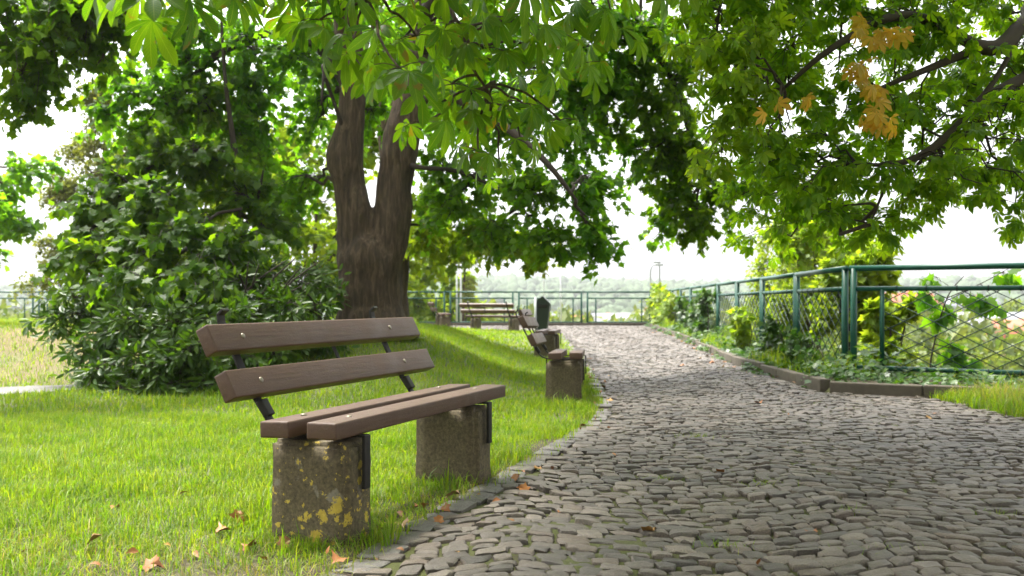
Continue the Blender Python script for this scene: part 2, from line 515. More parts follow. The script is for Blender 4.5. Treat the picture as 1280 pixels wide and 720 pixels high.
# ------------------------------------------------------------------ cobbled path
jx = np.arange(-8, 9, .06); jy = np.concatenate([np.arange(1.2, 12, .05), np.arange(12, 36.1, .1)])
def joint_h(X, Y):
    return dip(X, Y) - .008 + .0055 * np.sin(X * 9 + np.sin(Y * 5)) * np.sin(Y * 11) + .002 * np.sin(X * 3.1 + 2 * np.sin(Y * 1.3)) * np.sin(Y * 2.7 + X)
grid_mesh(jx, jy, joint_h, 'path_bed', M['joint'], mask=lambda X, Y: in_path(X, Y, -.02))

def stones(quads, hts, name, m, n=6, crown=.010, depth=.045):
    """quads: (k,4,3) corner points; each stone a worn block with a domed top"""
    k = len(quads)
    t = np.array([0, .004, .07, .33, .67, .93, .996, 1.0]) if n == 8 else np.array([0, .01, .10, .90, .99, 1.0])
    U, Vv = np.meshgrid(t, t)
    a, b, c, d = [quads[:, i][:, None, None, :] for i in range(4)]
    U_, V_ = U[None, :, :, None], Vv[None, :, :, None]
    pts = a*(1-U_)*(1-V_) + b*U_*(1-V_) + c*U_*V_ + d*(1-U_)*V_
    cen = quads.mean(1)[:, None, None, :]
    s = np.abs(2*U-1); r = np.abs(2*Vv-1)
    mx = np.maximum(s, r)
    corner = (s * r) ** 3
    shrink = 1 - .06 * corner - .0 * mx
    pts = cen + (pts - cen) * shrink[None, :, :, None]
    prof = crown * (1 - .10 * (s**2 + r**2) - .25 * corner) - .0045 * (mx > .97)
    prof = np.where(mx > .999, -depth, prof)
    # ring just inside the edge gets pulled out to be nearly vertical
    Z = hts[:, None, None] + prof[None] + rng.normal(0, .0019, (k, n, n)) * (mx < .999)
    tilt = rng.normal(0, .0018, (k, 2, 1, 1))
    Z = Z + tilt[:, 0] * (2*U-1)[None] + tilt[:, 1] * (2*Vv-1)[None]
    pts[..., 2] += Z
    pts[..., :2] += rng.normal(0, .0022, (k, n, n, 2))
    V = pts.reshape(-1, 3)
    i, j = np.meshgrid(np.arange(n-1), np.arange(n-1), indexing='ij')
    q = np.stack([i*n+j, i*n+j+1, (i+1)*n+j+1, (i+1)*n+j], -1).reshape(-1, 4)
    q = (q[None] + (np.arange(k) * n * n)[:, None, None]).reshape(-1, 4)
    mb = MB(); mb.add(V, q)
    o = mb.build(name, m, smooth=True, kind='structure')
    o.data.set_sharp_from_angle(angle=R(38))
    return o

def arc(x):
    w_ = 1.5
    f = (x / w_) % 1.0
    return .22 * (1 - (2 * f - 1) ** 2)
quads = []
y0 = 1.6
row = 0
while y0 < 36.2:
    rh = random.uniform(.080, .102)
    x = -3.0 + random.uniform(-.1, .1) + (row % 2) * .05
    while x < 9:
        wd = random.choice([.085, .095, .1, .11, .12, .135]) * random.uniform(.92, 1.08)
        g = random.uniform(.006, .015)
        xa, xb = x + g/2, x + wd - g/2
        j = lambda s=.008: random.gauss(0, s)
        drift = .05 * math.sin(x * 1.9 + row * .13)
        ya, yb = y0 + g/2 + drift, y0 + rh - g/2 + drift
        ymid = y0 - float(arc(x + wd/2))
        cx = x + wd / 2
        if in_path(np.array([cx]), np.array([ymid]), .085)[0] and abs(cx) < .62 * ymid + 1.6:
            quads.append([(xa + j(), ya - arc(xa) + j(), 0), (xb + j(), ya - arc(xb) + j(), 0), (xb + j(), yb - arc(xb) + j(), 0), (xa + j(), yb - arc(xa) + j(), 0)])
        x += wd
    y0 += rh; row += 1
quads = np.array(quads)
quads[:, :, 2] = dip(quads[:, :, 0], quads[:, :, 1])
und = .010 * np.sin(quads[:, 0, 0] * 2.3 + 1) * np.sin(quads[:, 0, 1] * 1.3)
near = quads[:, 0, 1] < 12
stones(quads[near], rng.normal(0, .004, near.sum()) + und[near] * .6, 'path', M['cobble'], 8, .009)
stones(quads[~near], rng.normal(0, .004, (~near).sum()) + und[~near] * .6, 'path', M['cobble'], 6, .009)

# flat edging stones along the lawn
kq = []
def edge_run(fn, t0, t1, L, wdt):
    t = t0
    while t < t1:
        p = np.array(fn(t)); q = np.array(fn(t + .01)); tg = (q - p) / np.linalg.norm(q - p)
        dt = .01 / np.linalg.norm(q - p)
        l = L * random.uniform(.75, 1.25)
        p2 = np.array(fn(t + l * dt))
        nrm = np.array([tg[1], -tg[0]])
        wv = wdt * random.uniform(.9, 1.08); g = .008
        a = p + tg * g; b_ = p2 - tg * g
        c4 = [a, a + nrm * wv, b_ + nrm * wv, b_]
        kq.append([(c[0] + random.gauss(0, .006), c[1] + random.gauss(0, .006), 0) for c in c4])
        t += l * dt
edge_run(lambda t: (float(kl(t)) - .08, t), 1.4, 28.0, .2, .15)
kq = np.array(kq); kq[:, :, 2] = dip(kq[:, :, 0], kq[:, :, 1])
stones(kq, rng.normal(.002, .006, len(kq)), 'path_edging', M['kerbstone'], 8, .006)

# concrete kerb round the planted strip by the fence
kb = MB()
def kerb_line(pts, h=.115, wdt=.11):
    pts = [np.array(p) for p in pts]
    for a, b_ in zip(pts[:-1], pts[1:]):
        L = np.linalg.norm(b_ - a); n = max(1, round(L / .95)); tg = (b_ - a) / L
        for i in range(n):
            c = a + tg * L * (i + .5) / n
            ang = math.atan2(tg[1], tg[0])
            hh = h + random.gauss(0, .006)
            kb.box((c[0], c[1], hh / 2 - .05), (L / n - .012, wdt, hh + .1), Matrix.Rotation(ang + random.gauss(0, .008), 4, 'Z'), .014)
kerb_line([(8.6, 7.04), (3.22, 10.08)])
kerb_line([(3.2, 10.18), (3.28, 14.6), (4.05, 23.0), (4.85, 35.0)])
kb.build('kerb', M['kerb_concrete'], kind='structure', smooth=False)

# far edge kerb under the far fence
kb = MB()
for i in range(26):
    kb.box((4.4 - i * 1.0, 35.75, .02), (.985, .16, .16), None, .012)
kb.build('kerb', M['kerb_concrete'], kind='structure')

# gravel path at the left
def gp_mask(X, Y):
    c = np.interp(X, [-14, -9, -6.4, -4.6, -3.5, -2], [8.2, 9.0, 9.75, 10.5, 11.3, 12.6])
    return (np.abs(Y - c) < .62 + .1 * np.sin(X * 3)) & (X < -3.6)
grid_mesh(np.arange(-14, -2, .08), np.arange(7, 13, .06), lambda X, Y: land(X, Y) + .012, 'gravel_path', M['gravel'], mask=gp_mask)
grid_mesh(np.arange(-26, -6, .25), np.arange(32.5, 35.7, .2), lambda X, Y: land(X, Y) + .012, 'gravel_path', M['gravel'], mask=lambda X, Y: X < 50)

# ------------------------------------------------------------------ benches
PL = 1.86
def make_bench(label, lichen=True):
    root = empty('park_bench', (0, 0, 0), label, 'bench', 0, 'park benches along the cobbled path')
    # local frame: x along the bench (−x is the near end), −y is the front, z up
    def plank(name, cy, cz, wy, hz, rx):
        b = MB(); b.box((0, 0, 0), (PL - (.05 if 'seat' in name else 0), wy, hz), None, .008)
        o = b.build(name, M['plank'], root)
        o.location = (-.03 if 'seat' in name else 0, cy, cz); o.rotation_euler = (rx, 0, 0)
        return o
    plank('seat_plank', .065, .452, .128, .064, R(0))
    plank('seat_plank', .272, .449, .128, .064, R(-1.5))
    lean = R(-27)
    b1 = plank('backrest_plank', .500, .606, .060, .118, lean)
    b2 = plank('backrest_plank', .588, .785, .060, .118, lean)
    for s in (-1, 1):
        b = MB()
        bm = bmesh.new()
        bmesh.ops.create_cube(bm, size=1)
        for v in bm.verts:
            f = .94 if v.co.z > 0 else 1.0
            v.co = Vector((v.co.x * .21 * (1 if v.co.z < 0 else .97), v.co.y * .365 * f, v.co.z * .56))
        bmesh.ops.bevel(bm, geom=list(bm.edges), offset=.022, segments=3, affect='EDGES')
        bmesh.ops.subdivide_edges(bm, edges=[e for e in bm.edges if e.calc_length() > .12], cuts=6, use_grid_fill=True)
        for v in bm.verts:
            nn = mnoise.noise_vector(v.co * 7 + Vector((s * 5, 0, 0))) * .007 + mnoise.noise_vector(v.co * 26 + Vector((s * 3, 0, 0))) * .0025
            v.co += nn
        me = bpy.data.meshes.new('concrete_block'); bm.to_mesh(me); bm.free()
        for p in me.polygons: p.use_smooth = True
        me.materials.append(M['lichen_concrete' if (lichen and s < 0) else 'concrete'])
        o = bpy.data.objects.new('concrete_block', me); col.objects.link(o); o.parent = root
        o.location = (s * .66 - .065, .19, .395 - .28)
        if lichen and s < 0: o['label'] = 'concrete block spotted with yellow lichen'
    # steel supports
    for s in (-1, 1):
        x = s * .66 - .065
        b = MB()
        def strip(pts, wdt, th):
            pts = [np.array(p, float) for p in pts]
            for a, c in zip(pts[:-1], pts[1:]):
                d = c - a; L = np.hypot(*d); an = math.atan2(d[1], d[0])
                mid = (a + c) / 2
                b.box((x, mid[0], mid[1]), (wdt, L + th * .6, th), Matrix.Rotation(an, 4, 'X'), .002)
        # front foot bolted to the block, run under the planks, up the back
        strip([(-.012, .21), (-.012, .412)], .045, .014)
        strip([(-.012, .413), (.335, .413)], .045, .010)
        strip([(.335, .413), (.395, .43), (.43, .455)], .045, .012)
        strip([(.43, .455), (.535, .60), (.625, .775), (.668, .855)], .042, .012)
        strip([(.668, .855), (.672, .885), (.650, .905)], .042, .012)
        b.box((x, .452, .505), (.05, .03, .075), Matrix.Rotation(R(-33), 4, 'X'), .008)
        strip([(.362, .15), (.362, .42)], .04, .012)
        b.build('support_frame', M['steel'], root)
    b = MB()
    b.box((.06, .585, .70), (.022, .008, .30), Matrix.Rotation(lean, 4, 'X'), .002)
    b.build('middle_strap', M['steel'], root)
    # round-headed bolts
    ca, sa = math.cos(lean), math.sin(lean)
    for o, pos in ((b1, (.500, .606)), (b2, (.588, .785))):
        for s in (-1, 1):
            b = MB()
            n = np.array([0, -ca, -sa]); c = np.array([s * .66 - .065, pos[0], pos[1]])
            b.tube([c + n * .028, c + n * .033, c + n * .035], [.013, .012, .006], 10)
            b.build('bolt', M['bolt'], root, smooth=False)
    for cy in (.065, .272):
        for s in (-1, 1):
            b = MB(); b.tube([(s * .66 - .065, cy, .480), (s * .66 - .065, cy, .487), (s * .66 - .065, cy, .489)], [.014, .012, .006], 10)
            b.build('bolt', M['bolt'], root)
    return root

def bench_at(front_near, ang, tilt=0, z=0):
    """front_near: ground point under the near front corner of the seat; ang: direction of the bench"""
    d = Vector((math.cos(ang), math.sin(ang), 0))
    c = Vector((front_near[0], front_near[1], z)) + d * PL / 2
    return c, (0, tilt, ang)

GB = 'park benches along the cobbled path'
bench = make_bench('brown plank bench nearest the camera, yellow lichen spots on its left concrete block')
c, r = bench_at((-.655, 3.725), math.atan2(.94, .345))
bench.location = c; bench.rotation_euler = r
# the others carry plain blocks: swap the mesh of the lichened block
def other(front_near, ang, label, tilt=0, z=0):
    c, r = bench_at(front_near, ang, tilt, z)
    b = copy_thing(bench, c, r, label, GB)
    blocks = [ch for ch in b.children if ch.name.startswith('concrete_block')]
    for ch in blocks:
        if 'label' in ch: del ch['label']
        ch.data = plain_block
    return b
plain_block = [ch for ch in bench.children if ch.name.startswith('concrete_block')][1].data
other(((728 - 640) * 9.75 / F, 9.75), R(85), 'second bench along the path edge, seen from its end beside the tall grass', R(1.6), -.085)
other((.73, 16.9), R(84), 'bench directly in front of the dark green litter bin at the path edge', R(.6), -.08)
other((-.62 - .75, 30.2 + .4), R(-26), 'bench turned towards the far railing, showing its back on the lawn edge', 0, -.02)
other((-1.98, 32.6), R(100), 'small bench far off by the white poles at the far railing', 0, float(land(-2.4, 33)))
# turn the fourth bench so that it looks at the railing
b4 = [o for o in bpy.data.objects if o.get('label', '').startswith('bench turned towards')][0]
b4.rotation_euler = (0, 0, R(180 - 28))
b4.location = (-.50, 30.4, -.02)

# ------------------------------------------------------------------ litter bin
bn = empty('litter_bin', (.66, 21.6, 0), 'dark green pointed litter bin on a grey post beside the path benches', 'litter bin', R(-8))
b = MB()
out = [(-.08, .16), (.09, .16), (.18, .86), (.02, 1.02), (-.16, .90)]
n = len(out)
V = [(x, -.14, z) for x, z in out] + [(x, .14, z) for x, z in out]
bm = bmesh.new(); vv = [bm.verts.new(p) for p in V]
bm.faces.new(vv[:n]); bm.faces.new(vv[n:][::-1])
for i in range(n): bm.faces.new([vv[i], vv[n+i], vv[n+(i+1) % n], vv[(i+1) % n]])
bmesh.ops.recalc_face_normals(bm, faces=bm.faces); bmesh.ops.bevel(bm, geom=list(bm.edges), offset=.012, segments=2, affect='EDGES')
me = bpy.data.meshes.new('container'); bm.to_mesh(me); bm.free(); me.materials.append(M['bin'])
o = bpy.data.objects.new('container', me); col.objects.link(o); o.parent = bn
b = MB(); b.tube([(-.13, -.17, -.2), (-.13, -.17, 1.0)], .024, 10); b.build('post', M['galv'], bn, smooth=True)
b = MB(); b.box((.03, -.155, .80), (.2, .012, .07), None, .003); b.build('opening', M['steel'], bn)

# ------------------------------------------------------------------ fences
def rod(b, a, c, r, n=8): b.tube([a, c], r, n)
def diamond(b, p0, p1, z0, z1, pw=.30, ph=.157, r=.0032):
    """welded diamond mesh between p0 and p1 (ground points), heights z0..z1"""
    p0 = np.array(p0); p1 = np.array(p1); L = np.linalg.norm(p1 - p0); t = (p1 - p0) / L; H = z1 - z0
    sl = ph / pw
    for sgn in (1, -1):
        k = -H / sl
        while k < L:
            # line: z = z0 + sl*(u-k) (rising) for sgn 1; mirrored for -1
            ua, ub = max(k, 0), min(k + H / sl, L)
            if ub - ua > .02:
                za, zb = sl * (ua - k), sl * (ub - k)
                if sgn < 0: za, zb = H - za, H - zb
                a = p0 + t * ua; c = p0 + t * ub
                rod(b, (a[0], a[1], z0 + za), (c[0], c[1], z0 + zb), r, 4)
            k += pw
def make_fence(name, label, pts, top=1.19, r_post=.036, wire=True, wr=.0032, gap=.09, inset=.30, end=(True, True), balusters=False):
    pts = [np.array(p, float) for p in pts]
    root = empty(name, (pts[0][0], pts[0][1], pts[0][2]), label, 'fence')
    off = pts[0]
    b = MB()
    for a, c in zip(pts[:-1], pts[1:]): rod(b, a - off + (0, 0, top), c - off + (0, 0, top), .032, 10)
    b.build('handrail', M['fence'], root, smooth=True)
    for k, (a, c) in enumerate(zip(pts[:-1], pts[1:])):
        a = a - off; c = c - off
        L = np.linalg.norm((c - a)[:2]); t = (c - a) / L
        pa, pc = a + t * gap, c - t * gap
        for p in (pa, pc):
            q = MB(); rod(q, p + (0, 0, -.25), p + (0, 0, top), r_post, 12)
            q.tube([p + (0, 0, -.005), p + (0, 0, .035), p + (0, 0, .04)], [r_post * 1.35, r_post * 1.35, r_post * .9], 12, cap=False)
            q.build('post', M['fence'], root, smooth=True)
        q = MB()
        zt, zb = top - .225, .10
        rod(q, pa + (0, 0, zt), pc + (0, 0, zt), .026, 8)
        rod(q, pa + (0, 0, zb), pc + (0, 0, zb), .026, 8)
        for p in (pa + t * inset, pc - t * inset): rod(q, p + (0, 0, zb), p + (0, 0, zt), .026, 8)
        q.build('panel_frame', M['fence'], root, smooth=True)
        if wire:
            q = MB()
            i0, i1 = pa + t * inset, pc - t * inset
            diamond(q, i0[:2], i1[:2], zb + a[2], zt + a[2], r=wr)
            # little clamps where the wires meet the rails
            u = .15
            Lm = np.linalg.norm(i1 - i0)
            while u < Lm:
                for z in (zb, zt):
                    p = i0 + t * u
                    rod(q, p - t * .008 + (0, 0, z), p + t * .008 + (0, 0, z), .031, 8)
                u += .3
            q.build('wire_mesh', M['wire'], root)
        if balusters:
            q = MB(); u = inset
            while u < L - 2 * gap - inset:
                p = pa + t * u; rod(q, p + (0, 0, zb), p + (0, 0, zt), .012, 6); u += .28
            q.build('balusters', M['fence'], root)
    return root
corner = (3.73, 11.0, .10)
# front run, turning right from the corner
pts = [corner]
for i in range(1, 3): pts.append((3.73 + i * 2.6 * .850, 11.0 - i * 2.6 * .527, .10))
make_fence('park_fence', 'green tube fence section with wide diamond wire, running right from the corner post', pts, wr=.0050, gap=.045)
pts = []
for i in range(0, 11):
    y = 11.04 + i * 2.49; pts.append((3.71 + .064 * (y - 11.05), y, .10 - .075 * i / 10))
make_fence('park_fence', 'green wire mesh fence bordering the right side of the cobbled path', pts, wr=.0055, gap=.05, inset=.06)
pts = [(5.1 - i * 2.48, 36.0, .02) for i in range(0, 11)]
make_fence('park_fence', 'green tube railing across the far end of the cobbled path', pts, wire=False, gap=.11)
pts = [(5.1 - i * 2.48, 36.0, .02 + .23 * S((i - 10.) / 3)) for i in range(10, 16)]
for i in range(1, len(pts)): pts[i] = (pts[i][0], pts[i][1], .25)
pts[0] = (pts[0][0] - .05, 36.0, .25)
make_fence('park_fence', 'green barred railing far left beyond the dry bank', pts, wire=False, gap=.11, balusters=True)

# ------------------------------------------------------------------ leaves
def tri_fan(outline, centre):
    V = [centre] + outline; n = len(outline)
    return np.array(V, float), np.array([(0, 1 + i, 1 + (i + 1) % n) for i in range(n)])
_r = [(.0, 0), (.30, -.10), (.25, .15), (.56, .36), (.30, .44), (.26, .62), (.10, .70)]
_o = [(x, y, 0) for x, y in _r] + [(0, 1, 0)] + [(-x, y, 0) for x, y in _r[:0:-1]]
MAPLE_V, MAPLE_F = tri_fan(_o, (0, .28, 0))
MAPLE_V[:, 2] = -.16 * (np.hypot(MAPLE_V[:, 0], MAPLE_V[:, 1] - .28)) ** 2 + .10 * np.abs(MAPLE_V[:, 0]) - .02
MAPLE_UV = MAPLE_V[:, :2].copy()
def leaflet(stations, fold):
    V, UV, Fc = [], [], []
    for t, wd in stations:
        V += [(-wd, t, fold * wd), (0, t, 0), (wd, t, fold * wd)]
        UV += [(-1, t), (0, t), (1, t)]
    for i in range(len(stations) - 1):
        a = i * 3
        Fc += [(a, a+1, a+4, a+3), (a+1, a+2, a+5, a+4)]
    return np.array(V, float), np.array(UV, float), np.array(Fc)
def chestnut(stations, fold, droop, angs, lens):
    V, UV, Fc = [], [], []; k = 0
    lv, lu, lf = leaflet(stations, fold)
    for a, l in zip(angs, lens):
        a = math.radians(a)
        x, y, z = lv[:, 0] * l, lv[:, 1] * l, lv[:, 2] * l
        z = z - droop * lv[:, 1] ** 2 * l + .06 * lv[:, 1]
        V.append(np.stack([x * math.cos(a) + y * math.sin(a), -x * math.sin(a) + y * math.cos(a), z], -1))
        UV.append(lu); Fc.append(lf + k); k += len(lv)
    return np.concatenate(V), np.concatenate(Fc), np.concatenate(UV)
ST_HI = [(.02, .008), (.2, .055), (.4, .11), (.58, .162), (.74, .178), (.87, .13), (.95, .055), (1.0, .002)]
ST_LO = [(.02, .01), (.42, .14), (.74, .21), (1.0, .01)]
A7 = [-105, -68, -34, 0, 34, 68, 105]; L7 = [.52, .78, .95, 1.0, .95, .78, .52]
A5 = [-85, -42, 0, 42, 85]; L5 = [.6, .88, 1.0, .88, .6]
CH_HI = chestnut(ST_HI, .30, .45, A7, L7)
CH_HIS = [CH_HI, chestnut(ST_HI, .22, .75, A7, [.45, .8, .9, 1.0, 1.0, .7, .55]), chestnut(ST_HI, .45, .20, [-95, -50, -8, 38, 84], [.65, .95, 1.05, .9, .6]), chestnut(ST_HI, .10, 1.0, [-88, -45, 3, 47, 92], [.6, .85, 1.0, .95, .7])]
CH_LO = chestnut(ST_LO, .30, .40, A5, L5)
LAUREL = leaflet([(0, .01), (.3, .15), (.65, .15), (1, .005)], .35)
LAUREL = (LAUREL[0], LAUREL[2], LAUREL[1])
MAPLE = (MAPLE_V, MAPLE_F, MAPLE_UV)
OVAL = leaflet([(0, .02), (.45, .30), (1, .01)], .25)
OVAL = (OVAL[0], OVAL[2], OVAL[1])

def norm(a): return a / (np.linalg.norm(a, axis=-1, keepdims=True) + 1e-12)
def leaves(mb, tmpl, pos, axis, up, size):
    """stamp a leaf at each position; axis = direction of its tip, up = rough normal"""
    V, Fc, UV = tmpl
    y = norm(axis); x = norm(np.cross(y, up)); z = np.cross(x, y)
    Rm = np.stack([x, y, z], -1)                        # columns
    W = np.einsum('nij,kj->nki', Rm, V) * size[:, None, None] + pos[:, None, :]
    k = len(V); n = len(pos)
    mb.add(W.reshape(-1, 3), (Fc[None] + (np.arange(n) * k)[:, None, None]).reshape(-1, Fc.shape[1]), np.tile(UV, (n, 1)))

def bez(a, c, sag, k=6, wob=.06):
    a = np.asarray(a, float); c = np.asarray(c, float)
    t = np.linspace(0, 1, k)[:, None]
    L = np.linalg.norm(c - a)
    p = a + (c - a) * t
    p[:, 2] += (sag * L * 4 * t * (1 - t))[:, 0]
    p[1:-1] += rng.normal(0, wob * L, (k - 2, 3)) * .5
    return p

class Tree:
    """a tree: skeleton limbs, then sprays of leaves in uneven masses hung on the limbs"""
    def __init__(self, name, label, base, cat='tree', group=None):
        self.root = empty(name, tuple(base), label, cat, 0, group)
        self.base = np.array(base, float)
        self.wood = MB(); self.twig = MB(); self.bole = MB(); self.nodes = []; self.L = {}
    def limb(self, pts, rad, n=10, keep=True, jit=0.0, sub=4, bole=False):
        pts = np.asarray(pts, float)
        rad = np.asarray(rad, float)
        # smooth subdivision (Catmull-Rom)
        if sub > 1 and len(pts) > 2:
            P_, R_ = [], []
            for i in range(len(pts) - 1):
                p0 = pts[max(i-1, 0)]; p1 = pts[i]; p2 = pts[i+1]; p3 = pts[min(i+2, len(pts)-1)]
                for t in np.arange(sub) / sub:
                    P_.append(.5*((2*p1)+(-p0+p2)*t+(2*p0-5*p1+4*p2-p3)*t*t+(-p0+3*p1-3*p2+p3)*t**3)); R_.append(rad[i]*(1-t)+rad[i+1]*t)
            P_.append(pts[-1]); R_.append(rad[-1]); pts, rad = np.array(P_), np.array(R_)
        wd = self.bole if bole else self.wood
        wd.tube(pts - self.base, rad, n)
        if jit:
            V = wd.v[-1]
            for i in range(len(V)):
                v = Vector(V[i])
                c = Vector(pts[i // n] - self.base)
                dr = (v - c); L = dr.length
                if L > 1e-5:
                    q = Vector((v.x * 3, v.y * 3, v.z * 1.1))
                    h = mnoise.noise(q) * .17 + (abs(mnoise.noise(Vector((v.x * 8, v.y * 8, v.z * 1.6)))) - .25) * .20 + mnoise.noise(v * 5) * .07 + mnoise.noise(v * 14) * .05
                    V[i] = c + dr * (1 + h * jit)
        if keep: self.nodes += [(p, r) for p, r in zip(pts, rad)]
        return pts
    def spray(self, c, rad, ntw, nlf, tmpl, m, size, droop=.35, tw_r=.006, upbias=.8, spread=.55, limb_r=.018, src=None, facing=None):
        c = np.asarray(c, float); rad = np.asarray(rad, float) * (1 if np.ndim(rad) else np.ones(3))
        NP = np.array([q[0] for q in self.nodes])
        s = np.asarray(src, float) if src is not None else NP[np.argmin(((NP - c) ** 2).sum(1) + 1.2 * np.maximum(NP[:, 2] - c[2] - .4, 0))]
        main = bez(s, c + rng.normal(0, .15, 3) * rad, .06, 8, .07)
        L = np.linalg.norm(c - s)
        self.wood.tube(main - self.base, np.linspace(limb_r * (1 + .5 * L), limb_r * .4, 8), 6)
        pos, ax = [], []
        # unevenness: fewer twigs get more of the leaves
        dirs = norm(rng.normal(0, 1, (ntw, 3)))
        rr = rng.uniform(.35, 1.0, ntw) ** .6
        ends = c + dirs * rr[:, None] * rad
        for e in ends:
            st = main[rng.integers(4, 8)]
            e2 = e.copy(); e2[2] -= droop * .25 * np.linalg.norm(e - st)
            tw = bez(st, e2, .10, 6, .08)
            self.twig.tube(tw - self.base, np.linspace(tw_r, tw_r * .35, 6), 3, cap=False)
            k = max(2, int(nlf * rng.uniform(.5, 1.5)))
            t = rng.uniform(.25, 1.05, k) * 5
            i = np.clip(t.astype(int), 0, 4); f = t - i
            p = tw[i] + (tw[i + 1] - tw[i]) * f[:, None]
            d = norm(tw[i + 1] - tw[i])
            side = norm(rng.normal(0, 1, (k, 3)))
            a = norm(d * .55 + side * spread * 1.4 + np.array([0, 0, -droop]))
            p = p + a * rng.uniform(.3, .8, (k, 1)) * (size if np.isscalar(size) else size[0]) * .6
            pos.append(p); ax.append(a)
        pos = np.concatenate(pos); ax = np.concatenate(ax); n = len(pos)
        up = norm(np.array([0, 0, 1.0]) * upbias + rng.normal(0, .45, (n, 3)) + (0 if facing is None else np.asarray(facing)))
        sz = rng.uniform(.65, 1.2, n) * size
        self.L.setdefault((id(tmpl), m), [tmpl, m, []])[2].append((pos - self.base, ax, up, sz))
    def stray(self, tmpl, m, pos, ax, up, sz):
        self.L.setdefault((id(tmpl), m), [tmpl, m, []])[2].append((np.asarray(pos, float) - self.base, np.asarray(ax, float), np.asarray(up, float), np.asarray(sz, float)))
    def finish(self, bark='bark'):
        if self.twig.n:
            self.wood.v += self.twig.v
            self.wood.f += [f + self.wood.n for f in self.twig.f]
            self.wood.n += self.twig.n
        if self.bole.n:
            bo = self.bole.build('trunk', M[bark], self.root, smooth=True)
            rm = bo.modifiers.new('remesh', 'REMESH'); rm.mode = 'VOXEL'; rm.voxel_size = .03; rm.use_smooth_shade = True
            sm = bo.modifiers.new('smooth', 'SMOOTH'); sm.factor = .5; sm.iterations = 4
            self.wood.build('limb', M['twig'], self.root, smooth=True)
        elif self.wood.n: self.wood.build('trunk', M[bark], self.root, smooth=True)
        for tmpl, m, lst in self.L.values():
            b = MB()
            for pos, ax, up, sz in lst: leaves(b, tmpl, pos, ax, up, sz)
            b.build('crown', M[m], self.root, smooth=True)
        return self.root
#TREES
def ground_at(x, y, dz=0): return np.array([x, y, float(land(x, y)) + dz])
# ---- the big maple with the forked trunk
D1 = 13.0
b1 = P(466, 403, D1); b1[2] = float(land(b1[0], b1[1]))
t1 = Tree('maple_tree', 'big maple with a thick forked trunk standing on the grassy mound', b1)
q = lambda x, y, dd=0: P(x, y, D1 + dd)
t1.limb([q(468, 425), q(467, 405), q(466, 380), q(465, 340), q(463, 322), q(464, 304), q(466, 290)], [.62, .50, .43, .41, .41, .33, .12], 48, jit=.9, sub=12, bole=True)
t1.limb([q(453, 335), q(443, 270), q(436, 230), q(432, 192), q(439, 150), q(441, 110), q(437, 60), q(430, 0, -.2), q(425, -90, -.5), (-2.6, 12.2, 7.4), (-3.0, 11.6, 9.2)],
        [.29, .24, .20, .225, .185, .17, .19, .17, .14, .10, .05], 32, jit=1.0, sub=10, bole=True)
t1.limb([q(475, 335), q(490, 270), q(493, 230), q(499, 190), q(508, 145), q(517, 100, .1), q(528, 40, .2), q(540, -60, .2), (-.6, 13.3, 7.6), (-.1, 13.6, 9.4)],
        [.29, .25, .235, .23, .215, .20, .17, .14, .10, .05], 32, jit=.9, sub=10, bole=True)
# limbs that hang to the right and the left
t1.limb([q(512, 130, .0), q(560, 120, -.4), q(620, 150, -.8), q(680, 200, -1.2), q(720, 250, -1.3)], [.09, .07, .055, .04, .02], 8)
t1.limb([q(505, 205), q(530, 210, -.2), q(575, 215, .2), q(640, 245, .1), q(660, 270, 0)], [.05, .035, .03, .022, .012], 6)
t1.limb([q(525, 60), q(600, 30, .3), q(690, 40, .6), q(745, 70, .8), q(748, 125, .9)], [.12, .10, .08, .05, .03], 8)
t1.limb([q(690, 40, .6), q(770, 30, .8), q(830, 80, 1.), q(860, 160, 1.2), q(875, 230, 1.2)], [.07, .06, .05, .035, .02], 8)
t1.limb([q(437, 110), q(400, 60, .2), q(340, 40, .3), q(270, 70, .2), q(220, 120, 0)], [.10, .08, .065, .05, .03], 8)
t1.limb([q(436, 180), q(406, 95, -.5), q(405, 85, -.7), q(402, 130, -.8)], [.03, .025, .02, .012], 6)
t1.limb([q(430, 20), q(380, -60, -.6), q(330, -120, -1.2)], [.10, .08, .05], 8)
t1.limb([q(530, 20), q(600, -90, -1), q(660, -160, -2)], [.10, .08, .05], 8)
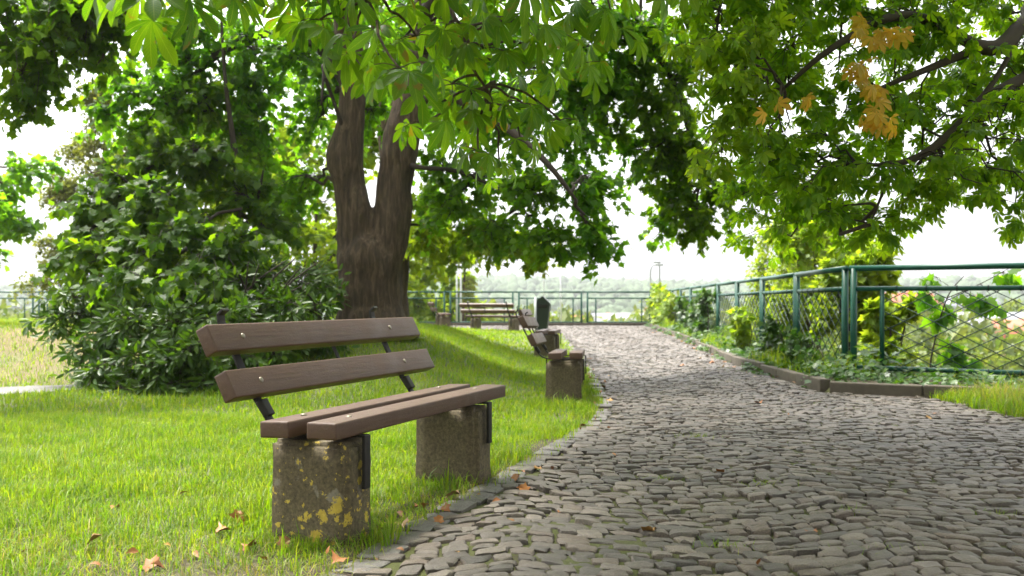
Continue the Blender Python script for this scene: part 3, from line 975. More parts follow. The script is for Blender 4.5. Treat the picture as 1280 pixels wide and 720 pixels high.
B = [  # px, py, depth offset, radii, twigs, leaves per twig, material
 (560, 270, .6, (.55, .6, .45), 26, 12, 'maple_lit'), (620, 290, .2, (.6, .6, .35), 30, 12, 'maple_lit'), (690, 300, -.4, (.55, .5, .35), 30, 13, 'maple_lit'),
 (745, 300, -.7, (.38, .4, .40), 26, 13, 'maple'), (735, 240, -.6, (.5, .5, .5), 34, 13, 'maple'), (670, 235, -.4, (.7, .6, .5), 42, 13, 'maple_lit'),
 (600, 225, .6, (.6, .7, .5), 34, 12, 'maple_lit'), (545, 210, .9, (.4, .6, .6), 24, 12, 'maple_lit'), (650, 160, 0, (.8, .8, .6), 46, 13, 'maple'), (720, 170, .3, (.6, .7, .6), 36, 13, 'maple'),
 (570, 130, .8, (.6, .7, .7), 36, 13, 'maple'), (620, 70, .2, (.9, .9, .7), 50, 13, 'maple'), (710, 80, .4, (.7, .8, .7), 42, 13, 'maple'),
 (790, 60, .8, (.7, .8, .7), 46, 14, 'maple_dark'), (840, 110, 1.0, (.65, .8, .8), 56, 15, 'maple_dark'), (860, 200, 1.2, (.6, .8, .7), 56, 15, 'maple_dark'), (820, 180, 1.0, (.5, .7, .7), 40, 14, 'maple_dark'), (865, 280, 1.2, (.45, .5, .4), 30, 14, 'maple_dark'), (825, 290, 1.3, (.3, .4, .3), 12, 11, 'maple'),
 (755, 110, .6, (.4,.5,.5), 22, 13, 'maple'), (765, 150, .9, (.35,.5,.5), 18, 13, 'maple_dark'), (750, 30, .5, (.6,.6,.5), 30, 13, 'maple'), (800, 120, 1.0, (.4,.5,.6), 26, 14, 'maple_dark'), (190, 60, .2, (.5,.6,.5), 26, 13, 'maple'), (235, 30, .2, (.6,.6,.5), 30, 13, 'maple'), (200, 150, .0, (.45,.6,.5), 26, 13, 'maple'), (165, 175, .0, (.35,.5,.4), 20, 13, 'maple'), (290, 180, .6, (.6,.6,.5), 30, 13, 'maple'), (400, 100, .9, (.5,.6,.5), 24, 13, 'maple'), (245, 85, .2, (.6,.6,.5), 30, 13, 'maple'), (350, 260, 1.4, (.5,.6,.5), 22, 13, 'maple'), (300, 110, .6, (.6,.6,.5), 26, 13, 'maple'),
 (770, 95, .7, (.5,.6,.5), 30, 14, 'maple'), (800, 30, .6, (.6,.6,.5), 32, 14, 'maple'), (730, 120, .5, (.5,.6,.5), 28, 13, 'maple'), (780, 200, 1.0, (.3,.5,.5), 16, 13, 'maple'), (860, 50, 1.0, (.6,.6,.5), 30, 14, 'maple'), (840, 250, 1.2, (.4,.5,.4), 24, 14, 'maple_dark'), (900, 250, 1.5, (.5,.5,.5), 26, 14, 'maple_dark'), (150, 100, -.2, (.5,.6,.45), 24, 13, 'maple'), (120, 150, -.2, (.3,.5,.3), 12, 13, 'maple'), (420, 40, .9, (.6,.6,.5), 30, 13, 'maple'), (470, 110, 1.5, (.4,.5,.6), 24, 13, 'maple'), (540, 60, 1.2, (.6,.6,.6), 34, 13, 'maple'), (680, 120, .6, (.6,.6,.5), 30, 13, 'maple'), (600, 300, .9, (.5,.5,.35), 28, 13, 'lime'), (535, 300, 1.2, (.5,.5,.35), 30, 12, 'lime'), (660, 315, .6, (.6,.5,.25), 26, 12, 'lime'),  # the lime ones are lit sprays, their light put into the colour
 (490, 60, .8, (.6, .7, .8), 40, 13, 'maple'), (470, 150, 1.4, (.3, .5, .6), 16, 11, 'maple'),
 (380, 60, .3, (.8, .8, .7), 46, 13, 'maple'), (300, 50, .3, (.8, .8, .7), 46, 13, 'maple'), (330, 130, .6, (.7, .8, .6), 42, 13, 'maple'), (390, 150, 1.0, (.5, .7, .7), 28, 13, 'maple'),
 (260, 130, .2, (.7, .8, .6), 42, 13, 'maple_dark'), (215, 110, .0, (.55, .7, .6), 34, 13, 'maple'), (380, 230, 1.3, (.5, .6, .5), 28, 13, 'maple_lit'), (330, 210, 1.2, (.55, .6, .5), 30, 13, 'maple_lit'),
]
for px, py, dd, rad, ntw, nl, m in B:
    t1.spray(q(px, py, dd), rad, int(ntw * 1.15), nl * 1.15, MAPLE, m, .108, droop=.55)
for i in range(22):       # the part of the crown above the picture: shade, and what a step aside would show
    a = rng.uniform(0, 6.283); rr_ = rng.uniform(.5, 4.6); z = rng.uniform(5.6, 9.6)
    t1.spray((-1.6 + rr_ * math.cos(a), 13.4 + rr_ * math.sin(a) * .8, z), (1.1, 1.1, .7), 26, 12, MAPLE, 'maple', .17, droop=.4)
t1.finish()

# a second, older trunk close behind it
bb = P(494, 392, 18.5); bb[2] = float(land(bb[0], bb[1]))
t1b = Tree('maple_tree', 'slimmer maple trunk half hidden behind the big forked maple', bb)
t1b.limb([bb - (0, 0, .2), bb + (0, 0, .6), bb + (.03, 0, 1.6), bb + (-.1, .1, 3), bb + (-.3, .2, 5.2), bb + (-.5, .3, 8)], [.30, .24, .22, .20, .16, .06], 16, jit=.8)
for i in range(16):
    a = rng.uniform(0, 6.283); rr_ = rng.uniform(.6, 2.6)
    t1b.spray(bb + (rr_ * math.cos(a), rr_ * math.sin(a) + .6, rng.uniform(3.2, 7.5)), (1.0, 1.0, .7), 24, 10, MAPLE, 'maple', .19)
for px, py, d in ((530, 290, 18), (560, 320, 18.5), (540, 250, 19), (600, 300, 19), (640, 300, 19), (570, 265, 19)):
    t1b.spray(P(px, py, d), (.8, .8, .4), 26, 11, MAPLE, 'lime', .17)  # lime in place of maple green paints these sprays as lit
t1b.finish()

# ---- young sycamore behind the laurel, its sprays hanging over it
b2 = ground_at(-3.6, 12.9)
t2 = Tree('sycamore_tree', 'leafy young sycamore rising behind and over the dark laurel bush', b2)
t2.limb([b2 - (0, 0, .2), b2 + (0, 0, .8), b2 + (.05, -.05, 2.0), b2 + (-.1, -.1, 3.4), b2 + (-.2, 0, 5)], [.10, .08, .05, .022, .010], 10, jit=.5)
t2.limb([b2 + (0, 0, .7), b2 + (-.7, -.4, 1.5), b2 + (-1.2, -1., 2.0)], [.04, .025, .01], 7)
t2.limb([b2 + (0, 0, 1.0), b2 + (.4, -.5, 1.6), b2 + (.6, -.9, 2.0)], [.04, .025, .01], 7)
B = [(110, 270, 12.0, (.5, .5, .5), 34, 13), (150, 230, 12.2, (.55, .6, .5), 36, 13), (200, 190, 12.4, (.55, .6, .5), 36, 13), (250, 200, 12.4, (.6, .6, .5), 38, 13), (300, 240, 12.4, (.55, .6, .5), 34, 13),
     (170, 300, 11.5, (.55, .5, .4), 38, 13), (235, 290, 11.3, (.55, .5, .4), 38, 13), (290, 310, 11.3, (.5, .5, .4), 32, 13), (150, 350, 10.8, (.45, .4, .3), 30, 12), (230, 360, 10.6, (.5, .35, .3), 34, 12), (120, 320, 11.4, (.4, .4, .4), 26, 12), (200, 250, 11.6, (.6, .5, .4), 38, 13), (340, 280, 12.2, (.4, .5, .4), 22, 12), (85, 330, 11.6, (.35, .4, .35), 20, 12)]
for px, py, d, rad, ntw, nl in B:
    t2.spray(P(px, py, d), rad, ntw, nl * 1.35, MAPLE, 'maple_dark', .12, droop=.6, facing=(.0, -.8, .1))
t2.finish('twig')

# ---- laurel bush
b3 = ground_at(-3.1, 11.0)
t3 = Tree('laurel_bush', 'wide dark glossy laurel bush left of the forked maple', b3, 'bush')
for i in range(26):
    a = rng.uniform(0, 6.283); r1 = rng.uniform(.1, 1.0)
    e = b3 + (1.35 * r1 * math.cos(a) - .1, .65 * r1 * math.sin(a) + .2, rng.uniform(.6, 1.3))
    s_ = b3 + (rng.uniform(-.5, .5), rng.uniform(-.2, .2), -.1)
    t3.limb([s_, (s_ + e) / 2 + (0, 0, .25), e], [.018, .013, .006], 5, sub=3)
def pxb(px, py, d, r, n):
    t3.spray(P(px, py, d), r, n, 15, LAUREL, 'laurel', .12, droop=.25, upbias=.7, facing=(0, -.55, 0), limb_r=.012)
for px, py, d, r, n in [(75, 400, 10.9, (.35,.4,.3), 24), (110, 440, 10.5, (.35,.4,.3), 28), (130, 470, 10.2, (.35,.3,.22), 28), (180, 460, 9.9, (.42,.3,.28), 34), (240, 450, 9.9, (.42,.3,.3), 36), (290, 450, 10.1, (.42,.3,.3), 34), (340, 440, 10.6, (.42,.35,.3), 32),
                        (100, 380, 11.0, (.4,.4,.3), 28), (160, 400, 10.4, (.45,.35,.3), 36), (220, 410, 10.2, (.45,.35,.3), 36), (290, 400, 10.4, (.5,.4,.3), 36), (350, 390, 10.9, (.45,.4,.35), 34), (395, 400, 11.4, (.4,.4,.4), 32), (410, 435, 11.6, (.32,.3,.3), 24), (385, 350, 11.8, (.45,.4,.35), 28), (330, 350, 11.4, (.45,.4,.35), 28), (405, 365, 12.2, (.3,.3,.3), 18),
                        (150, 490, 9.9, (.35,.25,.16), 26), (210, 482, 9.8, (.4,.25,.16), 28), (270, 478, 9.9, (.4,.25,.16), 26), (330, 468, 10.3, (.4,.25,.18), 24), (270, 360, 10.9, (.5,.4,.35), 32),
                        (200, 440, 11.2, (.9,.5,.5), 60), (300, 420, 11.6, (.9,.5,.5), 60), (250, 350, 11.8, (1.0,.5,.5), 60)]:
    pxb(px, py, d, r, n)
t3.finish('twig')

# ---- maple branches entering at the top left: a tree whose trunk stands outside the picture
b4_ = ground_at(-8.2, 9.2)
t4 = Tree('maple_tree', 'maple at the far left reaching into view with the upper-left leafy branches', b4_)
t4.limb([b4_ - (0, 0, .2), b4_ + (0, 0, 1.5), b4_ + (.1, 0, 3.2), b4_ + (.3, .1, 5), b4_ + (.4, .2, 7)], [.3, .25, .21, .16, .06], 14, jit=.7)
t4.limb([b4_ + (.1, 0, 3.4), b4_ + (1.2, .4, 4.3), b4_ + (2.6, .7, 4.5), b4_ + (3.8, .8, 4.3)], [.13, .1, .07, .03], 8)
for px, py, d, rad, ntw in [(20, 20, 9.6, (.8,.7,.5), 44), (90, 20, 9.8, (.7,.7,.5), 40), (20, 90, 9.6, (.6,.6,.45), 36), (75, 80, 9.8, (.5,.6,.4), 28), (40, 135, 9.7, (.35,.4,.22), 18), (120, 60, 10, (.35,.4,.3), 14), (150, 20, 10, (.5,.5,.4), 24), (110, 15, 9.8, (.6,.5,.4), 30), (-60, 60, 9.6, (.8,.7,.6), 40)]:
    t4.spray(P(px, py, d), rad, ntw, 15, MAPLE, 'maple_dark', .105, droop=.5)
for i in range(12):
    t4.spray(b4_ + (rng.uniform(-2, 3), rng.uniform(-1.6, 1.6), rng.uniform(4.6, 7.4)), (1, 1, .6), 22, 11, MAPLE, 'maple', .16)
t4.finish()

# ---- loose yellowish tree and a green one far left
b5 = ground_at(-9.6, 23); b5[2] -= .1
t5 = Tree('larch_tree', 'loose yellowish tree with wispy top at the left skyline', b5)
t5.limb([b5, b5 + (.05, 0, 2), b5 + (.2, 0, 4.3), b5 + (.35, 0, 6.0)], [.14, .11, .06, .015], 8)
for i in range(38):
    z = rng.uniform(1.0, 5.6); r1 = (6.2 - z) * .30
    a = rng.uniform(0, 6.283)
    t5.spray(b5 + (.1 + r1 * math.cos(a), r1 * math.sin(a), z), (.45, .45, .35), 22, 18, OVAL, 'pale_tree', .10, droop=.2)
t5.spray(b5 + (.38, 0, 5.9), (.14, .14, .4), 12, 9, OVAL, 'pale_tree', .09)
t5.finish()
b6 = ground_at(-9.6, 17.5); b6[2] -= .1
t6 = Tree('maple_tree', 'small rounded green maple at the left edge near the barred railing', b6)
t6.limb([b6, b6 + (0, 0, 1), b6 + (.1, 0, 2), b6 + (.1, 0, 3.0)], [.12, .1, .07, .02], 8)
for i in range(20):
    a = rng.uniform(0, 6.283); r1 = rng.uniform(.2, 1.0)
    t6.spray(b6 + (r1 * math.cos(a) + .2, r1 * math.sin(a), rng.uniform(1.3, 2.9)), (.5, .5, .4), 22, 12, MAPLE, 'maple', .15)
t6.finish()

# ---- sunny shrubs and small trees behind the maples and along the far railing
def shrub(name, label, base, h, r, n, m, size, tmpl=MAPLE, cat='bush', low=.25, group=None, ntw=20):
    base = np.array(base, float)
    t = Tree(name, label, base, cat, group)
    for i in range(4):
        a = rng.uniform(0, 6.283)
        t.limb([base - (0, 0, .2), base + (.2 * r * math.cos(a), .2 * r * math.sin(a), h * .4), base + (.5 * r * math.cos(a), .5 * r * math.sin(a), h * .8)], [.02 + .012 * h, .015 + .008 * h, .006], 6)
    for i in range(n):
        a = rng.uniform(0, 6.283); z = rng.uniform(low, 1.0); k = r * math.sqrt(max(.05, 1 - (2 * z - 1.1) ** 2)) * rng.uniform(.3, 1)
        t.spray(base + (k * math.cos(a), k * math.sin(a), h * z), (.38 * r, .38 * r, .16 * h), ntw, 10, tmpl, m, size, limb_r=.008)
    return t.finish('twig')
shrub('hazel_bush', 'bright yellow-green bush behind the dark laurel and the trunk', ground_at(-4.0, 20), 4.2, 2.4, 26, 'lime', .16)
shrub('hazel_bush', 'bright yellow-green bush further left behind the sycamore', ground_at(-6.9, 21), 4.4, 2.0, 22, 'lime', .16)
for k, (x, y, h, r, lab) in enumerate([(-4.1, 38.0, 3.4, 1.4, 'yellow-green bush beyond the far railing behind the small distant bench'),
                                       (-2.1, 40, 2.6, 1.0, 'low yellow-green bush beyond the far railing left of the white poles'),
                                       (-6.4, 38.5, 3.8, 1.8, 'tall yellow-green bush beyond the far railing right of the trunk')]):
    shrub('railing_bush', lab, (x, y, float(land(x, y)) - .2), h + 1.4, r, 16, 'lime', .22)
# thin birch behind the far railing
bz = float(land(-1.9, 39))
tb = Tree('birch_tree', 'thin pale birch with hanging leaves beyond the far railing', (-1.9, 39, bz))
tb.limb([(-1.9, 39, bz - .2), (-1.9, 39, 1.0), (-1.85, 39, 2.2), (-1.8, 39, 3.6)], [.06, .05, .04, .015], 6)
for i in range(12):
    tb.spray((-1.9 + rng.normal(0, .3), 39 + rng.normal(0, .3), rng.uniform(1.2, 3.6)), (.35, .35, .5), 14, 9, OVAL, 'pale_tree', .12, droop=1.0)
tb.finish()

# ---- saplings outside the right fence
for x, y, h, r, lab, m, n in [(5.0, 14.8, 2.4, .65, 'yellow-green sapling outside the fence, rising above the handrail by the corner', 'lime', 20), (5.6, 18.4, 3.2, .85, 'tall bright sapling outside the fence, third panel from the corner', 'lime', 22), (7.0, 23.0, 3.6, 1.1, 'bushy bright sapling outside the middle of the long fence', 'lime', 22), (7.6, 28, 3.5, 1.2, 'bright bush outside the long fence towards its far end', 'lime', 20), (4.9, 12.8, 1.2, .32, 'low yellow shrub outside the fence right behind the corner post', 'lime', 9)]:
    z = float(land(x, y))
    shrub('sapling', lab, (x, y, z), h - z - .3, r, n, m, .13, OVAL if h > 3.2 else MAPLE, 'sapling', .3)
# sycamore seedling behind the front mesh
vz = float(land(5.0, 10.9))
tv = Tree('sycamore_sapling', 'young sycamore shoot with big lobed leaves behind the diamond wire', (5.0, 10.95, vz), 'sapling')
tv.limb([(5.0, 10.95, vz), P(1165, 470, 10.9), P(1170, 420, 10.85), P(1185, 370, 10.8), P(1205, 345, 10.75)], [.012, .011, .009, .007, .004], 6)
tv.limb([P(1185, 372, 10.8), P(1225, 355, 10.7), P(1262, 335, 10.6)], [.006, .005, .003], 5)
tv.limb([P(1168, 430, 10.85), P(1205, 440, 10.8), P(1235, 450, 10.8)], [.006, .005, .003], 5)
for px, py, rad, n in [(1180, 385, (.16,.12,.16), 8), (1185, 430, (.22,.12,.16), 10), (1215, 370, (.2,.12,.1), 8), (1255, 345, (.12,.1,.08), 5), (1165, 345, (.06,.08,.04), 2), (1200, 455, (.3,.12,.08), 8), (1235, 375, (.2,.1,.06), 6), (1160, 370, (.1,.1,.1), 4)]:
    tv.spray(P(px, py, 10.85), rad, n, 4, MAPLE, 'maple', .15, droop=.7, tw_r=.003, limb_r=.004, facing=(0, -.8, 0))
tv.finish('twig')

# ---- chestnut on the right, its trunk outside the picture
b8 = ground_at(6.6, 7.9)
t8 = Tree('chestnut_tree', 'horse chestnut at the right reaching over the path with dark limbs', b8)
t8.limb([b8 - (0, 0, .3), b8 + (0, 0, .6), b8 + (-.1, 0, 1.8), b8 + (-.2, -.1, 3.2), b8 + (-.1, 0, 5.2), b8 + (0, .2, 7.4)], [.42, .34, .3, .27, .18, .06], 20, jit=.9)
def r_(x, y, d): return P(x, y, d)
t8.limb([b8 + (-.15, -.05, 2.2), r_(1340, 70, 7.4), r_(1280, 97, 7.0), r_(1225, 128, 6.8), r_(1190, 165, 6.6), r_(1150, 195, 6.5), r_(1110, 206, 6.5), r_(1070, 204, 6.5)], [.10, .055, .038, .034, .030, .024, .017, .008], 10)
t8.limb([r_(1130, 204, 6.5), r_(1108, 232, 6.5), r_(1088, 280, 6.5)], [.014, .012, .005], 6)
t8.limb([b8 + (-.2, -.1, 2.9), r_(1330, 10, 7.2), r_(1285, 25, 6.9), r_(1250, 58, 6.7), r_(1215, 55, 6.6), r_(1190, 35, 6.6)], [.11, .07, .055, .055, .045, .03], 10)
t8.limb([r_(1240, 58, 6.7), r_(1200, 70, 6.6), r_(1150, 90, 6.5), r_(1100, 110, 6.5)], [.04, .03, .022, .012], 7)
t8.limb([r_(1205, 145, 6.7), r_(1240, 105, 6.7), r_(1275, 45, 6.8)], [.02, .02, .014], 6)
t8.limb([b8 + (-.2, -.1, 3.2), (4.6, 6.6, 4.6), (2.9, 5.8, 4.7), (1.6, 5.3, 4.3), (1.2, 5.4, 3.4)], [.14, .11, .08, .05, .02], 9)
t8.limb([(2.9, 5.8, 4.7), (2.2, 6.6, 4.4), (1.6, 7.2, 3.6), (1.4, 7.4, 2.9)], [.05, .04, .025, .01], 7)
t8.limb([r_(1190, 35, 6.6), r_(1120, 20, 6.4), r_(1040, 60, 6.2), r_(980, 110, 6.2)], [.04, .032, .022, .01], 7)
for px in (1130, 1060, 905, 1000):      # thin twigs hanging straight down
    t8.limb([r_(px, -30, 6.6), r_(px - 8, 30, 6.5), r_(px - 12, 90, 6.5)], [.012, .009, .005], 5)
B = [(860, 20, 6.8, (.35,.4,.25), 16, 'chestnut_far'), (880, 60, 5.8, (.25,.3,.14), 10, 'chestnut_sunlit'), (930, 40, 5.8, (.28,.35,.2), 14, 'chestnut_sunlit'), (915, 105, 5.8, (.26,.3,.16), 13, 'chestnut_sunlit'), (935, 150, 5.9, (.24,.3,.16), 12, 'chestnut_sunlit'), (905, 190, 6.0, (.22,.3,.14), 11, 'chestnut_sunlit'), (960, 200, 6.2, (.25,.3,.18), 12, 'chestnut_far'),
     (990, 60, 6.4, (.35,.4,.25), 16, 'chestnut_far'), (1000, 120, 6.6, (.32,.4,.22), 16, 'chestnut_far'), (985, 240, 7.2, (.4,.4,.25), 18, 'chestnut_far'), (930, 240, 7.6, (.35,.4,.25), 14, 'chestnut_far'), (1020, 180, 6.8, (.3,.4,.2), 14, 'chestnut_far'), (1030, 270, 7.4, (.35,.4,.2), 14, 'chestnut_far'), (1090, 280, 7.0, (.28,.3,.16), 12, 'chestnut_far'), (1050, 230, 7.0, (.35,.4,.2), 15, 'chestnut_far'), (965, 295, 8.4, (.4,.4,.15), 10, 'chestnut_far'),
     (1060, 20, 6.4, (.4,.4,.25), 18, 'chestnut_far'), (1140, 20, 6.6, (.4,.4,.25), 18, 'chestnut_far'), (1090, 150, 6.8, (.35,.4,.2), 15, 'chestnut_far'), (1140, 130, 6.8, (.35,.4,.22), 15, 'chestnut_far'), (1130, 240, 7.0, (.28,.35,.18), 11, 'chestnut_far'), (1210, 10, 7.0, (.4,.4,.25), 16, 'chestnut_far'), (1260, 60, 7.2, (.35,.4,.25), 14, 'chestnut_far'), (1190, 110, 7.2, (.32,.4,.22), 13, 'chestnut_far'), (1250, 150, 7.3, (.35,.4,.25), 14, 'chestnut_far'), (1190, 220, 7.3, (.32,.35,.18), 11, 'chestnut_far'), (1240, 230, 7.3, (.3,.35,.16), 11, 'chestnut_far'), (1270, 285, 7.4, (.22,.25,.12), 7, 'chestnut_far'), (1175, 180, 7.2, (.3,.35,.16), 9, 'chestnut_far'), (1290, 100, 7.2, (.3,.4,.4), 12, 'chestnut_far'), (1170, 265, 7.2, (.14,.2,.08), 4, 'chestnut_far'),
     (900, 0, 6.0, (.4,.4,.25), 16, 'chestnut_far'), (970, 0, 6.2, (.4,.4,.25), 16, 'chestnut_far')]
for px, py, d, rad, ntw, m in B:
    t8.spray(P(px, py, d), np.array(rad) * 1.1, int(ntw * 1.0), 6.5, CH_LO, m, .086, droop=.45, tw_r=.004, limb_r=.008)
for px in range(850, 1320, 46):
    for py in range(-15, 290, 38):
        yb = np.interp(px, [850, 885, 915, 960, 1010, 1080, 1120, 1170, 1215, 1290], [40, 70, 235, 285, 285, 290, 225, 215, 240, 285])
        if py > yb: continue
        t8.spray(P(px + rng.uniform(-18, 18), py + rng.uniform(-16, 16), rng.uniform(6.0, 8.0)), (.27, .3, .19), 6, 5.5, CH_LO, 'chestnut_far', .086, droop=.45, tw_r=.003, limb_r=.006)
for px, py in ((1075, 32), (1100, 45), (1120, 45), (1070, 84), (1083, 98), (1098, 120), (1088, 145), (1108, 152), (965, 130), (1010, 128)):
    for k in range(6 if px > 1020 else 2):
        p = P(px + rng.uniform(-14, 14), py + rng.uniform(-10, 10), 5.6 + rng.uniform(-.2, .2))[None]
        t8.stray(CH_LO, 'autumn', p, norm(rng.normal(0, .45, (1, 3)) + (0, 0, -.9)), norm(rng.normal(0, .5, (1, 3)) + (0, -.5, .5)), np.array([.085]))
for i in range(34):      # unseen roof of leaves above the picture, added to shade the path
    x, y = rng.uniform(.3, 8), rng.uniform(1.0, 8.5)
    z = rng.uniform(3.9, 6.4)
    if z > CAMZ + .33 * y + .5: t8.spray((x, y, z), (.9, .9, .4), 18, 4.6, CH_LO, 'chestnut_far', .17, droop=.4)
t8.finish('twig')

# ---- chestnut beside the camera: its lowest sprays hang into the top of the picture
b9 = ground_at(-3.4, -2.2)
t9 = Tree('chestnut_tree', 'horse chestnut whose big near leaves hang into the top middle of the picture', b9)
t9.limb([b9 - (0, 0, .3), b9 + (0, 0, .6), b9 + (.1, .1, 2.2), b9 + (.3, .2, 3.8), b9 + (.4, .3, 6)], [.4, .32, .28, .22, .08], 18, jit=.8)
t9.limb([b9 + (.2, .2, 2.8), (-2.2, .2, 3.4), (-1.3, 2.2, 3.3), (-.7, 3.4, 2.75), (-.3, 3.9, 2.2)], [.12, .09, .06, .03, .012], 9)
t9.limb([(-1.3, 2.2, 3.3), (-.3, 3.2, 3.0), (.3, 3.9, 2.4)], [.035, .025, .01], 7)
t9.limb([(-1.3, 2.2, 3.3), (-1.3, 3.2, 2.9), (-1.5, 3.7, 2.2)], [.03, .02, .008], 7)
# shoots ending in whorls of long-stalked leaves
whorls = [(205, -5, 3.3, 6, .150), (155, -25, 3.4, 5, .14), (255, -25, 3.4, 5, .13), (400, 25, 3.6, 5, .115), (440, 50, 3.4, 6, .12), (372, -5, 3.7, 5, .12), (500, 85, 3.25, 6, .135), (520, 45, 3.6, 5, .12),
          (470, 0, 3.5, 6, .13), (560, 30, 3.7, 5, .12), (565, 105, 3.8, 5, .11), (605, 60, 3.7, 6, .12), (640, 25, 3.6, 5, .12), (690, 40, 3.8, 6, .12), (722, 85, 4.0, 5, .11), (655, 130, 3.8, 6, .115), (598, 190, 3.9, 6, .10),
          (575, 140, 3.9, 5, .105), (700, 150, 4.0, 5, .10), (535, 150, 3.7, 4, .105), (625, 215, 4.1, 4, .09), (640, -20, 3.6, 6, .13), (560, -30, 3.6, 6, .13), (740, 5, 4.0, 6, .12), (800, -20, 4.2, 6, .12), (340, -25, 3.6, 6, .125),
          (300, -35, 3.6, 5, .13), (860, -30, 4.4, 5, .12), (430, -30, 3.6, 6, .13), (765, 45, 4.2, 5, .11), (670, 85, 3.9, 5, .11), (500, 20, 3.9, 5, .12), (610, 120, 4.2, 5, .10), (540, 75, 4.2, 5, .11), (455, 95, 4.0, 4, .10), (650, 175, 4.3, 4, .09), (580, 0, 4.1, 6, .12), (700, 0, 4.2, 6, .12)]
heads = [(-.95, 3.3, 2.5), (-.45, 3.4, 2.45), (-.1, 3.6, 2.4), (.25, 3.8, 2.5), (-.5, 3.5, 2.0), (-.1, 3.75, 1.75)]
NP = [n_[0] for n_ in t9.nodes]
for hp in heads:
    hp = np.array(hp); A_ = np.array(NP); s_ = A_[np.argmin(((A_ - hp) ** 2).sum(1))]
    pts = t9.limb(bez(s_, hp, .04, 6, .06), np.linspace(.011, .005, 6), 6, sub=2)
    NP += list(pts)
for px, py, d, nl, sz in whorls:
    c = P(px, py, d); A_ = np.array(NP)
    s_ = A_[np.argmin(((A_ - c) ** 2).sum(1) + 1.5 * np.maximum(c[2] - A_[:, 2], 0))]
    pts = t9.limb(bez(s_, c, .08, 6, .07), np.linspace(.006, .0038, 6), 6, sub=2)
    a0 = rng.uniform(0, 6.283)
    for k in range(nl):
        a = a0 + k * 6.283 / nl + rng.normal(0, .25)
        rad_ = np.array([math.cos(a), math.sin(a), 0])
        stalk = rad_ * .8 + np.array([0, 0, rng.uniform(-.5, .35)]); L_ = sz * rng.uniform(.55, 1.0)
        e = c + norm(stalk) * L_
        t9.wood.tube(bez(c, e, .10, 4, .02) - t9.base, [.0022, .0018, .0016, .0016], 4)
        ax = norm(rad_ * rng.uniform(.25, .8) + np.array([0, 0, -rng.uniform(.35, 1.0)]))
        upv = norm(np.array([0, 0, .6]) + rad_ * .8 + rng.normal(0, .25, 3))
        t9.stray(CH_HIS[rng.integers(0, 4)], 'chestnut', e[None], ax[None], upv[None], np.array([sz * .88 * rng.uniform(.75, 1.2)]))
for i in range(60):  # unseen crown overhead, spread out to shade the near path
    x, y = rng.uniform(-3.4, 3.4), rng.uniform(-5, 4.2)
    z = rng.uniform(3.2, 6.2)
    if y < 1.5 and x < -2.2 - .3 * y: continue  # gap left in the crown so light reaches the lawn
    if z > CAMZ + .36 * y + .5: t9.spray((x, y, z), (1.0, 1.0, .5), 18, 4.6, CH_LO, 'chestnut_far', .2)
t9.limb([b9 + (.1, .1, 2.6), (-2.0, .5, 4.6), (-.6, 3.2, 5.7), (.6, 6.2, 6.1), (1.2, 8.6, 6.0)], [.18, .14, .10, .07, .03], 9)  # limbs added out of view to carry the shading leaf roof
t9.limb([(-.6, 3.2, 5.7), (.9, 4.4, 6.0), (2.6, 6.4, 5.8)], [.08, .06, .02], 8)
for i in range(64):  # unseen leaf roof, added to keep sun off the near path
    x, y = rng.uniform(-1.7, 3.2), rng.uniform(4.6, 9.4)
    z = rng.uniform(4.7, 6.6)
    if z > CAMZ + .335 * y + .55: t9.spray((x, y, z), (.9, .9, .4), 18, 4.6, CH_LO, 'chestnut_far', .2)
for i in range(34):  # more unseen sprays, added to shade a sun patch on the path
    x, y = rng.uniform(-1.0, 2.4), rng.uniform(4.3, 7.4)
    z = rng.uniform(4.3, 5.9)
    if z > CAMZ + .335 * y + .5: t9.spray((x, y, z), (.8, .8, .3), 18, 5, CH_LO, 'chestnut_far', .19)
t9.finish('bark')
#GROUNDCOVER
# ------------------------------------------------------------------ grass
def blades(n, xr, yr, hr, wr_, keep, name, m, label=None, dens=None, lean=.45):
    X = rng.uniform(*xr, n); Y = rng.uniform(0, 1, n)
    Y = yr[0] + (yr[1] - yr[0]) * Y
    k = keep(X, Y); X, Y = X[k], Y[k]; n = len(X)
    Z = land(X, Y)
    clump = np.sin(X * 5.1 + 2 * np.sin(Y * 3.3)) * np.sin(Y * 4.7 + X) * .5 + .5
    H = rng.uniform(*hr, n) * (.6 + .7 * clump) * np.where(rng.random(n) < .06, 1.7, 1)
    W = rng.uniform(*wr_, n)
    a = rng.uniform(0, 2 * np.pi, n); f = np.stack([np.cos(a), np.sin(a), 0 * a], -1)
    sd_ = np.stack([-np.sin(a), np.cos(a), 0 * a], -1)
    ln = np.abs(rng.normal(0, lean, n)) + .08
    base = np.stack([X, Y, Z - .008], -1)
    V = np.zeros((n, 5, 3))
    up = np.array([0, 0, 1.0])
    mid = base + up * (H * .55)[:, None] + f * (H * ln * .28)[:, None]
    tip = base + up * (H * (1 - .25 * ln))[:, None] + f * (H * ln)[:, None]
    V[:, 0] = base - sd_ * W[:, None]; V[:, 1] = base + sd_ * W[:, None]
    V[:, 2] = mid - sd_ * (W * .8)[:, None]; V[:, 3] = mid + sd_ * (W * .8)[:, None]
    V[:, 4] = tip
    o = (np.arange(n) * 5)[:, None]
    mb = MB()
    mb.add(V.reshape(-1, 3), np.array([[0, 1, 3, 2]]) + o)
    mb.f.append(np.array([[2, 3, 4]]) + o)
    return mb
